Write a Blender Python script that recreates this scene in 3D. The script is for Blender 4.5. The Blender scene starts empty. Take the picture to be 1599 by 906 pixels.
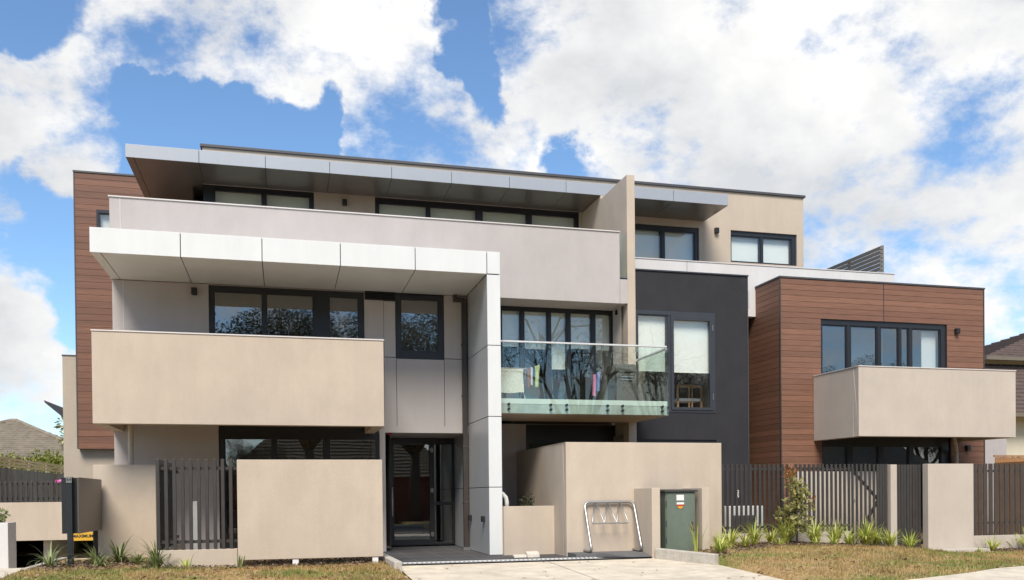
import bpy, bmesh, math, random
from mathutils import Vector, Matrix, noise as mnoise
random.seed(7)
S = bpy.context.scene
COL = S.collection
R = math.radians

# ------------------------------------------------------------------ camera
EYE = 1.1668
cam_d = bpy.data.cameras.new('camera')
cam = bpy.data.objects.new('camera', cam_d); COL.objects.link(cam)
right = Vector((0.9676831663679589, -0.2519732963001592, -0.00993717664698039))
fwd = Vector((0.2518794160367772, 0.9677090277470516, -0.009797825974578222))
up = Vector((0.012085086058989893, 0.0069782210117063665, 0.999902622822072))
m = Matrix.Identity(4)
for i in range(3):
    m[i][0] = right[i]; m[i][1] = up[i]; m[i][2] = -fwd[i]
m[2][3] = EYE
cam.matrix_world = m
cam_d.sensor_width = 36.0; cam_d.sensor_fit = 'HORIZONTAL'
cam_d.lens = 1373.544 / 1599.0 * 36.0
cam_d.shift_x = (799.5 - 801.616) / 1599.0
cam_d.shift_y = (786.969 - 453.0) / 1599.0
cam_d.clip_start = 0.1; cam_d.clip_end = 3000
S.camera = cam

# ------------------------------------------------------------------ exposure, sun
S.view_settings.view_transform = 'Standard'
S.view_settings.look = 'None'
S.view_settings.gamma = 1.0
S.view_settings.use_curve_mapping = False
S.view_settings.exposure = 0.95
SUN_EL, SUN_AZ = 50.0, 198.0        # azimuth clockwise from +Y
SKY_STRENGTH = 0.10
sun_d = bpy.data.lights.new('sun', 'SUN'); sun_d.energy = 2.55; sun_d.angle = R(26); sun_d.color = (1.0, 0.93, 0.83)
sun = bpy.data.objects.new('sun', sun_d); COL.objects.link(sun)
sd = Vector((math.sin(R(SUN_AZ)) * math.cos(R(SUN_EL)), math.cos(R(SUN_AZ)) * math.cos(R(SUN_EL)), math.sin(R(SUN_EL))))
sun.rotation_euler = sd.to_track_quat('Z', 'Y').to_euler()
sun.location = (0, 0, 60)

# ------------------------------------------------------------------ sky with clouds
W = bpy.data.worlds.new('World'); S.world = W; W.use_nodes = True
nt = W.node_tree; nt.nodes.clear()
def wn(t, **k):
    n = nt.nodes.new(t)
    for a, b in k.items(): setattr(n, a, b)
    return n
def wmath(op, a, b=None, clamp=False):
    n = wn('ShaderNodeMath', operation=op, use_clamp=clamp)
    for i, v in enumerate((a, b)):
        if v is None: continue
        if isinstance(v, (int, float)): n.inputs[i].default_value = v
        else: nt.links.new(v, n.inputs[i])
    return n.outputs[0]
sky = wn('ShaderNodeTexSky', sky_type='NISHITA', sun_disc=False, sun_elevation=R(SUN_EL), sun_rotation=R(SUN_AZ),
         altitude=50, air_density=1.0, dust_density=0.25, ozone_density=1.3)
tc = wn('ShaderNodeTexCoord')
DIR0 = tc.outputs['Generated']
wrp = wn('ShaderNodeTexNoise'); wrp.inputs['Scale'].default_value = 5.5; wrp.inputs['Detail'].default_value = 6; wrp.inputs['Roughness'].default_value = .6
nt.links.new(DIR0, wrp.inputs['Vector'])
wv = wn('ShaderNodeVectorMath', operation='SUBTRACT'); wv.inputs[1].default_value = (.5, .5, .5); nt.links.new(wrp.outputs['Color'], wv.inputs[0])
ws_ = wn('ShaderNodeVectorMath', operation='SCALE'); ws_.inputs['Scale'].default_value = .17; nt.links.new(wv.outputs[0], ws_.inputs[0])
wa = wn('ShaderNodeVectorMath', operation='ADD'); nt.links.new(DIR0, wa.inputs[0]); nt.links.new(ws_.outputs[0], wa.inputs[1])
wz_ = wn('ShaderNodeVectorMath', operation='NORMALIZE'); nt.links.new(wa.outputs[0], wz_.inputs[0])
DIRV = wz_.outputs[0]
def pix_dir(u, v):
    return (right * ((u - 801.616) / 1373.544) + fwd - up * ((v - 786.969) / 1373.544)).normalized()
# big cloud banks: direction of the centre, angular radius in degrees, weight
banks = [
    (300, 40, 7.5, .55), (450, 70, 7.5, .55), (590, 80, 6.5, .55), (660, 150, 4.0, .4), (190, 20, 4.5, .35), (520, 10, 8, .4),
    (90, 90, 4.0, .35), (40, 230, 5.0, .45), (140, 225, 3.2, .4), (40, 150, 3.5, .3), (240, 198, 1.9, .42), (100, 250, 3.5, .3),
    (30, 400, 3.4, .42), (-40, 410, 4, .4), (35, 503, 1.6, .34), (10, 600, 4.6, .5), (80, 570, 2.6, .35),
    (830, 60, 6.5, .65), (980, 60, 10, .7), (1250, 60, 13, .75), (1520, 60, 13, .75), (1540, 250, 10, .7), (1380, 320, 9, .6),
    (1150, 330, 6.5, .55), (1040, 285, 3.0, .35), (1450, 180, 9, .5), (1250, 330, 7, .5), (1480, 420, 7, .45), (1100, 90, 9, .3), (1520, 520, 6, .6), (1300, 420, 8, .5), (1600, 300, 9, .6),
    (610, 250, 2.8, .75), (700, 258, 3.0, .75), (800, 268, 2.6, .7), (860, 110, 4, .35), (700, 20, 4, .2), (1100, 170, 5, .3),
    (722, 105, 3.0, -.75), (710, 40, 3.0, -.7), (708, -20, 3.0, -.6), (735, 175, 3.0, -.65), (860, 218, 3.0, -.55), (960, 235, 3.0, -.6), (1050, 225, 2.6, -.55), (910, 190, 2.4, -.3),
    (1270, 192, 2.4, -.6), (1190, 215, 2.2, -.35), (1365, 150, 2.0, -.5), (1560, 400, 2.6, -.5), (1540, 385, 1.6, -.3), (975, 160, 1.3, -.35),
    (440, 200, 4.6, -.6), (330, 235, 4.4, -.55), (560, 190, 2.6, -.5), (470, 230, 3.0, -.45), (770, 205, 1.8, -.35), (210, 150, 2.4, -.4), (280, 170, 2.6, -.4), (55, 15, 2.8, -.6), (165, 150, 1.8, -.3), (450, 110, 1.2, -.25), (70, 455, 2.6, -.45), (60, 345, 3.0, -.5), (80, 300, 2.2, -.3), (70, 535, 1.8, -.35),
]
acc = None
for u, v, rad, w in banks:
    c = pix_dir(u, v)
    d = wn('ShaderNodeVectorMath', operation='DOT_PRODUCT'); d.inputs[1].default_value = c
    nt.links.new(DIRV, d.inputs[0])
    mr = wn('ShaderNodeMapRange', interpolation_type='SMOOTHSTEP', clamp=True)
    mr.inputs['From Min'].default_value = math.cos(R(rad * 1.25)); mr.inputs['From Max'].default_value = math.cos(R(rad * .25))
    mr.inputs['To Max'].default_value = w
    nt.links.new(d.outputs['Value'], mr.inputs['Value'])
    acc = mr.outputs[0] if acc is None else wmath('ADD', acc, mr.outputs[0])
bd = wn('ShaderNodeVectorMath', operation='DOT_PRODUCT'); bd.inputs[1].default_value = Vector((0, -.85, .5)).normalized(); nt.links.new(DIRV, bd.inputs[0])
br_ = wn('ShaderNodeMapRange', interpolation_type='SMOOTHSTEP', clamp=True); br_.inputs['From Min'].default_value = .0; br_.inputs['From Max'].default_value = .7; br_.inputs['To Max'].default_value = .34
nt.links.new(bd.outputs['Value'], br_.inputs['Value']); acc = wmath('ADD', acc, br_.outputs[0])
acc = wmath('MAXIMUM', wmath('MINIMUM', acc, .55), -.40)
mp = wn('ShaderNodeMapping'); mp.inputs['Scale'].default_value = (1, 1, 1.5)
nt.links.new(DIR0, mp.inputs['Vector'])
def wnoise(scale, detail, rough, dist=0.0, off=0.0):
    n = wn('ShaderNodeTexNoise'); n.inputs['Scale'].default_value = scale; n.inputs['Detail'].default_value = detail
    n.inputs['Roughness'].default_value = rough; n.inputs['Distortion'].default_value = dist
    a = wn('ShaderNodeVectorMath', operation='ADD'); a.inputs[1].default_value = (off, off * .7, off * 1.3)
    nt.links.new(mp.outputs[0], a.inputs[0]); nt.links.new(a.outputs[0], n.inputs['Vector'])
    return n.outputs['Fac']
n1 = wnoise(7.5, 13, .62, .08, 3.1)
n2 = wnoise(2.4, 4, .5, 0, 9.7)
dens = wmath('ADD', wmath('ADD', acc, -.015), wmath('ADD', wmath('MULTIPLY', wmath('SUBTRACT', n1, .5), 2.15), wmath('MULTIPLY', wmath('SUBTRACT', n2, .5), .5)))
al = wn('ShaderNodeMapRange', interpolation_type='SMOOTHSTEP', clamp=True)
al.inputs['From Min'].default_value = .20; al.inputs['From Max'].default_value = .62
nt.links.new(dens, al.inputs['Value'])
n3 = wnoise(5.0, 8, .58, .05, 21.0)
shade = wn('ShaderNodeMapRange', clamp=True)
shade.inputs['From Min'].default_value = .34; shade.inputs['From Max'].default_value = .62
nt.links.new(n3, shade.inputs['Value'])
ccol = wn('ShaderNodeMix', data_type='RGBA')
ccol.inputs['A'].default_value = (.37, .38, .395, 1); ccol.inputs['B'].default_value = (.56, .555, .545, 1)
nt.links.new(shade.outputs[0], ccol.inputs['Factor'])
bg1 = wn('ShaderNodeBackground'); bg1.inputs['Strength'].default_value = SKY_STRENGTH
tint = wn('ShaderNodeMix', data_type='RGBA', blend_type='MULTIPLY'); tint.inputs['Factor'].default_value = 1
tint.inputs['B'].default_value = (.72, .87, .98, 1)
nt.links.new(sky.outputs[0], tint.inputs['A']); nt.links.new(tint.outputs['Result'], bg1.inputs['Color'])
bg2 = wn('ShaderNodeBackground'); bg2.inputs['Strength'].default_value = 1.0
nt.links.new(ccol.outputs['Result'], bg2.inputs['Color'])
mx = wn('ShaderNodeMixShader'); nt.links.new(al.outputs[0], mx.inputs[0])
nt.links.new(bg1.outputs[0], mx.inputs[1]); nt.links.new(bg2.outputs[0], mx.inputs[2])
wo = wn('ShaderNodeOutputWorld'); nt.links.new(mx.outputs[0], wo.inputs['Surface'])

# ------------------------------------------------------------------ materials
MATS = {}
def newmat(name):
    mt = bpy.data.materials.new(name); mt.use_nodes = True; MATS[name] = mt
    return mt, mt.node_tree, mt.node_tree.nodes['Principled BSDF']
def N(t, kind, **k):
    n = t.nodes.new(kind)
    for a, b in k.items(): setattr(n, a, b)
    return n
def plain(name, col, rough=.6, metal=0.0, var=.06, vscale=3.0, bump=0.0, bscale=120.0, stain=0.0, spec=None, coat=0.0, fine=0.0, zstretch=.35, streak=0.0):
    """procedural surface: mottled base colour, optional fine grain bump and streaky weathering"""
    mt, t, b = newmat(name)
    co = N(t, 'ShaderNodeTexCoord'); src = co.outputs['Object']
    n = N(t, 'ShaderNodeTexNoise'); n.inputs['Scale'].default_value = vscale; n.inputs['Detail'].default_value = 6; n.inputs['Roughness'].default_value = .6
    t.links.new(src, n.inputs['Vector'])
    mr = N(t, 'ShaderNodeMapRange'); mr.inputs['From Min'].default_value = .3; mr.inputs['From Max'].default_value = .7
    mr.inputs['To Min'].default_value = 1 - var; mr.inputs['To Max'].default_value = 1 + var
    t.links.new(n.outputs['Fac'], mr.inputs['Value'])
    fac = mr.outputs[0]
    def mul(a, bb):
        q = N(t, 'ShaderNodeMath', operation='MULTIPLY'); t.links.new(a, q.inputs[0]); t.links.new(bb, q.inputs[1]); return q.outputs[0]
    if stain:
        mp_ = N(t, 'ShaderNodeMapping'); mp_.inputs['Scale'].default_value = (1.6, 1.6, zstretch); t.links.new(src, mp_.inputs['Vector'])
        n2_ = N(t, 'ShaderNodeTexNoise'); n2_.inputs['Scale'].default_value = 1.7; n2_.inputs['Detail'].default_value = 8; n2_.inputs['Roughness'].default_value = .68
        t.links.new(mp_.outputs[0], n2_.inputs['Vector'])
        m2 = N(t, 'ShaderNodeMapRange'); m2.inputs['From Min'].default_value = .35; m2.inputs['From Max'].default_value = .65
        m2.inputs['To Min'].default_value = 1 - stain; m2.inputs['To Max'].default_value = 1 + stain * .5
        t.links.new(n2_.outputs['Fac'], m2.inputs['Value']); fac = mul(fac, m2.outputs[0])
    if streak:
        mp2 = N(t, 'ShaderNodeMapping'); mp2.inputs['Scale'].default_value = (7, 7, .35); t.links.new(src, mp2.inputs['Vector'])
        n5 = N(t, 'ShaderNodeTexNoise'); n5.inputs['Scale'].default_value = 1.0; n5.inputs['Detail'].default_value = 4; n5.inputs['Distortion'].default_value = .4
        t.links.new(mp2.outputs[0], n5.inputs['Vector'])
        m5 = N(t, 'ShaderNodeMapRange'); m5.inputs['From Min'].default_value = .45; m5.inputs['From Max'].default_value = .75
        m5.inputs['To Min'].default_value = 1; m5.inputs['To Max'].default_value = 1 - streak * 2.2
        t.links.new(n5.outputs['Fac'], m5.inputs['Value']); fac = mul(fac, m5.outputs[0])
    if fine:
        n4 = N(t, 'ShaderNodeTexNoise'); n4.inputs['Scale'].default_value = 60; n4.inputs['Detail'].default_value = 3
        t.links.new(src, n4.inputs['Vector'])
        m4 = N(t, 'ShaderNodeMapRange'); m4.inputs['From Min'].default_value = .3; m4.inputs['From Max'].default_value = .7
        m4.inputs['To Min'].default_value = 1 - fine; m4.inputs['To Max'].default_value = 1 + fine
        t.links.new(n4.outputs['Fac'], m4.inputs['Value']); fac = mul(fac, m4.outputs[0])
    v = N(t, 'ShaderNodeVectorMath', operation='SCALE'); v.inputs[0].default_value = col
    t.links.new(fac, v.inputs['Scale']); t.links.new(v.outputs[0], b.inputs['Base Color'])
    b.inputs['Roughness'].default_value = rough; b.inputs['Metallic'].default_value = metal
    if spec is not None: b.inputs['Specular IOR Level'].default_value = spec
    if coat: b.inputs['Coat Weight'].default_value = coat
    if bump:
        n3_ = N(t, 'ShaderNodeTexNoise'); n3_.inputs['Scale'].default_value = bscale; n3_.inputs['Detail'].default_value = 4
        t.links.new(src, n3_.inputs['Vector'])
        bp = N(t, 'ShaderNodeBump'); bp.inputs['Strength'].default_value = bump; bp.inputs['Distance'].default_value = .01
        t.links.new(n3_.outputs['Fac'], bp.inputs['Height']); t.links.new(bp.outputs[0], b.inputs['Normal'])
    return mt
plain('render_beige_shaded', (.42, .355, .28), .85, var=.05, vscale=1.4, bump=.3, bscale=90, stain=.05, fine=.04, zstretch=.7)  # beige render with the side block's shade put into its base colour
plain('render_beige', (.50, .417, .33), .85, var=.05, streak=.014, vscale=1.6, bump=.3, bscale=90, stain=.055, fine=.04, zstretch=.6)
plain('render_pink', (.49, .425, .36), .85, streak=.014, var=.05, vscale=1.2, bump=.25, bscale=90, stain=.04, fine=.03, zstretch=.8)
plain('render_grey', (.445, .405, .385), .85, var=.04, vscale=1.2, bump=.25, streak=.014, bscale=90, stain=.045, fine=.03, zstretch=.8)
plain('panel_grey', (.44, .405, .385), .6, var=.025, vscale=.8, stain=.04)
plain('render_cream', (.49, .408, .322), .85, streak=.014, var=.03, vscale=1.2, bump=.2, bscale=90, stain=.05)
plain('render_white', (.62, .60, .58), .8, var=.03, vscale=1.0, bump=.15, bscale=90, stain=.05)
plain('render_dark', (.030, .029, .033), .85, var=.10, vscale=1.5, bump=.3, bscale=80, stain=.12, fine=.10, zstretch=.9, spec=.3)
plain('metal_white', (.66, .67, .66), .42, var=.025, vscale=.9, stain=.035, bump=.35, bscale=1.1, streak=.012)
plain('metal_silver', (.50, .51, .52), .38, metal=.25, var=.02, vscale=.7, stain=.03)
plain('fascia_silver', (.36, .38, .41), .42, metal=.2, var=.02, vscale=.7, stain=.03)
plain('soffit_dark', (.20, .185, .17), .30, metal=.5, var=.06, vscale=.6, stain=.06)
plain('capping_light', (.60, .56, .53), .5, var=.04)
plain('capping_dark', (.06, .06, .065), .5, var=.04)
plain('frame_dark', (.016, .017, .021), .38, var=.05, spec=.5)
plain('frame_blue', (.035, .038, .046), .42, var=.05)
plain('pipe_bronze', (.045, .037, .032), .4, var=.08)
plain('pipe_beige', (.50, .42, .33), .5, var=.04)
plain('lamp_black', (.012, .012, .013), .45)
plain('backing', (.02, .02, .021), .9)
plain('blind', (.80, .81, .77), .9, var=.02, vscale=2)
plain('blind_grey', (.78, .80, .70), .9, var=.02, vscale=2)
plain('room', (.22, .20, .18), .9, var=.05)
plain('room_light', (.50, .47, .43), .9, var=.05)
plain('room_floor', (.20, .13, .08), .6, var=.1)
plain('slat_dark', (.042, .037, .034), .5, var=.16, vscale=6, stain=.1)
plain('louvre_grey', (.16, .145, .125), .5, var=.06)
plain('slat_brown', (.060, .046, .038), .5, var=.16, vscale=6, stain=.1)
plain('steel', (.40, .40, .395), .40, metal=.95, var=.05, vscale=14)
plain('steel_bright', (.66, .66, .65), .35, metal=.2)
plain('steel_dull', (.34, .34, .34), .42, metal=.85, var=.1, vscale=10)
plain('cabinet_green', (.125, .155, .125), .5, var=.08, vscale=4, stain=.12)
plain('cabinet_lid', (.05, .05, .045), .5)
plain('white_paint', (.74, .73, .70), .5, var=.03)
plain('plastic_white', (.68, .68, .66), .45, var=.03)
plain('ac_grille', (.10, .10, .10), .5)
plain('letterbox_black', (.014, .017, .020), .42, var=.08)
plain('letterbox_bronze', (.13, .112, .095), .38, metal=.35, var=.04, stain=.05)
plain('sign_yellow', (.62, .36, .03), .5, var=.05)
plain('text_black', (.012, .012, .012), .6)
plain('text_white', (.8, .8, .8), .6)
plain('sticker_red', (.45, .035, .02), .5)
plain('sticker_orange', (.62, .30, .02), .5)
plain('brass', (.45, .31, .10), .35, metal=.8)
plain('concrete', (.62, .54, .415), .85, var=.09, vscale=1.1, bump=.2, bscale=60, stain=.2, fine=.07, zstretch=1)
plain('kerb_concrete', (.45, .41, .35), .9, var=.14, vscale=8, bump=.5, bscale=50, fine=.16)
plain('paver_dark', (.058, .056, .057), .85, var=.10, vscale=2.0, bump=.15, bscale=90, fine=.10)
plain('grout', (.16, .155, .15), .9)
plain('strip_white', (.66, .65, .62), .6, var=.06)
plain('strip_grey', (.24, .235, .235), .7, var=.08)
plain('asphalt', (.05, .05, .05), .9, var=.12, vscale=4, fine=.2)
plain('timber_grey', (.33, .29, .24), .85, var=.22, vscale=5, stain=.35, zstretch=.06)
plain('timber_new', (.82, .60, .33), .75, var=.12, vscale=4, stain=.12)
plain('timber_orange', (.34, .17, .07), .75, var=.14, vscale=4, stain=.15, zstretch=.05)
plain('tile_grey', (.22, .185, .14), .85, var=.20, vscale=5, stain=.2, fine=.14)
plain('tile_brown', (.10, .068, .056), .8, var=.2, vscale=5, stain=.15, fine=.12)
plain('house_cream', (.60, .55, .42), .85, var=.04)
plain('house_brick', (.22, .08, .05), .9, var=.15, vscale=9)
plain('gutter', (.16, .135, .10), .6)
plain('bark', (.10, .075, .055), .95, var=.25, vscale=9, bump=.5, bscale=40)
plain('soil', (.085, .058, .038), .95, var=.35, vscale=12, bump=.6, bscale=40, fine=.3)
plain('cloth_cream', (.74, .70, .60), .95, var=.10, vscale=22, fine=.18)
plain('cloth_slate', (.16, .18, .24), .95, var=.08)
plain('cloth_brown', (.26, .14, .10), .95, var=.08)
plain('cloth_white', (.66, .64, .66), .95, var=.05)
plain('cloth_green', (.42, .48, .24), .95, var=.1, vscale=12)
plain('cloth_pink', (.62, .24, .38), .95, var=.1, vscale=12)
plain('cloth_blue', (.16, .22, .42), .95, var=.15, vscale=14)
plain('box_olive', (.060, .058, .045), .5, var=.1)
plain('chair_timber', (.55, .33, .18), .6, var=.08)
plain('wire_white', (.6, .6, .6), .4)
plain('flower_pink', (.62, .16, .42), .7, var=.2, vscale=40)
plain('alarm_red', (.30, .012, .018), .4)
plain('slab_edge', (.56, .60, .56), .6, var=.05, stain=.08)
plain('slab_stained', (.36, .40, .36), .7, var=.10, vscale=6, stain=.28)
plain('paver_mid', (.115, .112, .112), .85, var=.10, vscale=2.0, bump=.15, bscale=90, fine=.10)
plain('stone_pale', (.55, .50, .42), .85, var=.12, vscale=12, fine=.1)
plain('rubber', (.02, .02, .02), .6)

def leafmat(name, c1, c2, rough=.5, trans=.35, vs=4.0):
    mt, t, b = newmat(name)
    co = N(t, 'ShaderNodeTexCoord'); n = N(t, 'ShaderNodeTexNoise'); n.inputs['Scale'].default_value = vs; n.inputs['Detail'].default_value = 5
    t.links.new(co.outputs['Object'], n.inputs['Vector'])
    gi = N(t, 'ShaderNodeNewGeometry')
    ad = N(t, 'ShaderNodeMath', operation='ADD'); mu = N(t, 'ShaderNodeMath', operation='MULTIPLY_ADD')
    t.links.new(gi.outputs['Random Per Island'], mu.inputs[0]); mu.inputs[1].default_value = .6; mu.inputs[2].default_value = -.3
    t.links.new(n.outputs['Fac'], ad.inputs[0]); t.links.new(mu.outputs[0], ad.inputs[1])
    r = N(t, 'ShaderNodeValToRGB'); r.color_ramp.elements[0].position = .25; r.color_ramp.elements[1].position = .75
    r.color_ramp.elements[0].color = (*c1, 1); r.color_ramp.elements[1].color = (*c2, 1)
    t.links.new(ad.outputs[0], r.inputs[0]); t.links.new(r.outputs[0], b.inputs['Base Color'])
    b.inputs['Roughness'].default_value = rough
    tr = N(t, 'ShaderNodeBsdfTranslucent'); t.links.new(r.outputs[0], tr.inputs['Color'])
    ms = N(t, 'ShaderNodeMixShader'); ms.inputs[0].default_value = trans
    out = t.nodes['Material Output']
    t.links.new(b.outputs[0], ms.inputs[1]); t.links.new(tr.outputs[0], ms.inputs[2]); t.links.new(ms.outputs[0], out.inputs['Surface'])
    return mt
leafmat('leaf_lime', (.30, .36, .05), (.68, .68, .20), trans=.3)
leafmat('leaf_strap', (.09, .12, .04), (.32, .36, .14), trans=.25)
leafmat('leaf_green', (.14, .145, .035), (.52, .47, .18), rough=.35)
leafmat('leaf_bronze', (.24, .08, .025), (.55, .28, .08), rough=.35)
leafmat('leaf_dark', (.018, .028, .012), (.055, .075, .03))
leafmat('leaf_hedge', (.10, .13, .02), (.36, .38, .07))
leafmat('grass_blade', (.20, .14, .045), (.50, .36, .14), trans=.2, vs=1.2)
leafmat('grass_green', (.12, .16, .03), (.30, .33, .08), trans=.2, vs=1.2)
leafmat('dry_leaf', (.16, .085, .035), (.44, .30, .17), trans=.1, vs=5)
leafmat('mulch_chip', (.045, .028, .018), (.22, .15, .10), trans=0, vs=7)

def wood_mat(name, pitch, base):
    mt, t, b = newmat(name)
    co = N(t, 'ShaderNodeTexCoord'); sp = N(t, 'ShaderNodeSeparateXYZ'); t.links.new(co.outputs['Object'], sp.inputs[0])
    dv = N(t, 'ShaderNodeMath', operation='DIVIDE'); dv.inputs[1].default_value = pitch; t.links.new(sp.outputs['Z'], dv.inputs[0])
    fl = N(t, 'ShaderNodeMath', operation='FLOOR'); t.links.new(dv.outputs[0], fl.inputs[0])
    wnz = N(t, 'ShaderNodeTexWhiteNoise', noise_dimensions='1D'); t.links.new(fl.outputs[0], wnz.inputs['W'])
    # grain: noise stretched along the board, shifted per board
    mp_ = N(t, 'ShaderNodeMapping'); mp_.inputs['Scale'].default_value = (1.2, 1.2, 55); t.links.new(co.outputs['Object'], mp_.inputs['Vector'])
    n = N(t, 'ShaderNodeTexNoise'); n.inputs['Scale'].default_value = 2.2; n.inputs['Detail'].default_value = 9; n.inputs['Roughness'].default_value = .62
    t.links.new(mp_.outputs[0], n.inputs['Vector'])
    m1 = N(t, 'ShaderNodeMapRange'); m1.inputs['From Min'].default_value = .25; m1.inputs['From Max'].default_value = .75; m1.inputs['To Min'].default_value = .62; m1.inputs['To Max'].default_value = 1.36
    t.links.new(n.outputs['Fac'], m1.inputs['Value'])
    m2 = N(t, 'ShaderNodeMapRange'); m2.inputs['To Min'].default_value = .83; m2.inputs['To Max'].default_value = 1.16
    t.links.new(wnz.outputs['Value'], m2.inputs['Value'])
    mu = N(t, 'ShaderNodeMath', operation='MULTIPLY'); t.links.new(m1.outputs[0], mu.inputs[0]); t.links.new(m2.outputs[0], mu.inputs[1])
    v = N(t, 'ShaderNodeVectorMath', operation='SCALE'); v.inputs[0].default_value = base
    t.links.new(mu.outputs[0], v.inputs['Scale']); t.links.new(v.outputs[0], b.inputs['Base Color'])
    b.inputs['Roughness'].default_value = .62
    return mt
wood_mat('wood_cladding', .1365, (.20, .095, .058))
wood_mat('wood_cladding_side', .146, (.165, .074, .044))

def glass_mat(name, refl, tintc=(.80, .84, .82), rough=0.0, wave=.0005):
    mt, t, b = newmat(name); t.nodes.remove(b)
    tr = N(t, 'ShaderNodeBsdfTransparent'); tr.inputs['Color'].default_value = (*tintc, 1)
    gl = N(t, 'ShaderNodeBsdfGlossy'); gl.inputs['Roughness'].default_value = rough; gl.inputs['Color'].default_value = (.95, .97, .97, 1)
    co = N(t, 'ShaderNodeTexCoord'); n = N(t, 'ShaderNodeTexNoise'); n.inputs['Scale'].default_value = 1.6; n.inputs['Detail'].default_value = 1
    t.links.new(co.outputs['Object'], n.inputs['Vector'])
    bp = N(t, 'ShaderNodeBump'); bp.inputs['Strength'].default_value = 1; bp.inputs['Distance'].default_value = wave
    t.links.new(n.outputs['Fac'], bp.inputs['Height']); t.links.new(bp.outputs[0], gl.inputs['Normal'])
    lw = N(t, 'ShaderNodeLayerWeight'); lw.inputs['Blend'].default_value = .5
    pw = N(t, 'ShaderNodeMath', operation='POWER'); pw.inputs[1].default_value = 5; t.links.new(lw.outputs['Facing'], pw.inputs[0])
    ad = N(t, 'ShaderNodeMath', operation='MULTIPLY_ADD', use_clamp=True); ad.inputs[1].default_value = 1 - refl; ad.inputs[2].default_value = refl; t.links.new(pw.outputs[0], ad.inputs[0])
    ms = N(t, 'ShaderNodeMixShader'); t.links.new(ad.outputs[0], ms.inputs[0])
    t.links.new(tr.outputs[0], ms.inputs[1]); t.links.new(gl.outputs[0], ms.inputs[2])
    t.links.new(ms.outputs[0], t.nodes['Material Output'].inputs['Surface'])
    return mt
glass_mat('glass_window', .19, (.86, .89, .87))
glass_mat('glass_balustrade', .05, (.93, .97, .945))
glass_mat('glass_blind', .13, (.90, .93, .91))

def lawn_mat():
    mt, t, b = newmat('lawn')
    co = N(t, 'ShaderNodeTexCoord')
    def nz(sc, det, ro=.6):
        n = N(t, 'ShaderNodeTexNoise'); n.inputs['Scale'].default_value = sc; n.inputs['Detail'].default_value = det; n.inputs['Roughness'].default_value = ro
        t.links.new(co.outputs['Object'], n.inputs['Vector']); return n.outputs['Fac']
    r = N(t, 'ShaderNodeValToRGB'); e = r.color_ramp.elements
    e[0].position = .36; e[0].color = (.36, .22, .09, 1); e[1].position = .66; e[1].color = (.17, .185, .035, 1)
    k = e.new(.5); k.color = (.40, .265, .115, 1)
    t.links.new(nz(.9, 6), r.inputs[0])
    m1 = N(t, 'ShaderNodeMapRange'); m1.inputs['From Min'].default_value = .25; m1.inputs['From Max'].default_value = .75; m1.inputs['To Min'].default_value = .45; m1.inputs['To Max'].default_value = 1.6
    t.links.new(nz(22, 6, .7), m1.inputs['Value'])
    v = N(t, 'ShaderNodeVectorMath', operation='SCALE'); t.links.new(r.outputs[0], v.inputs[0]); t.links.new(m1.outputs[0], v.inputs['Scale'])
    t.links.new(v.outputs[0], b.inputs['Base Color']); b.inputs['Roughness'].default_value = .95
    bp = N(t, 'ShaderNodeBump'); bp.inputs['Strength'].default_value = .8; bp.inputs['Distance'].default_value = .03
    t.links.new(nz(35, 4), bp.inputs['Height']); t.links.new(bp.outputs[0], b.inputs['Normal'])
lawn_mat()

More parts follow.
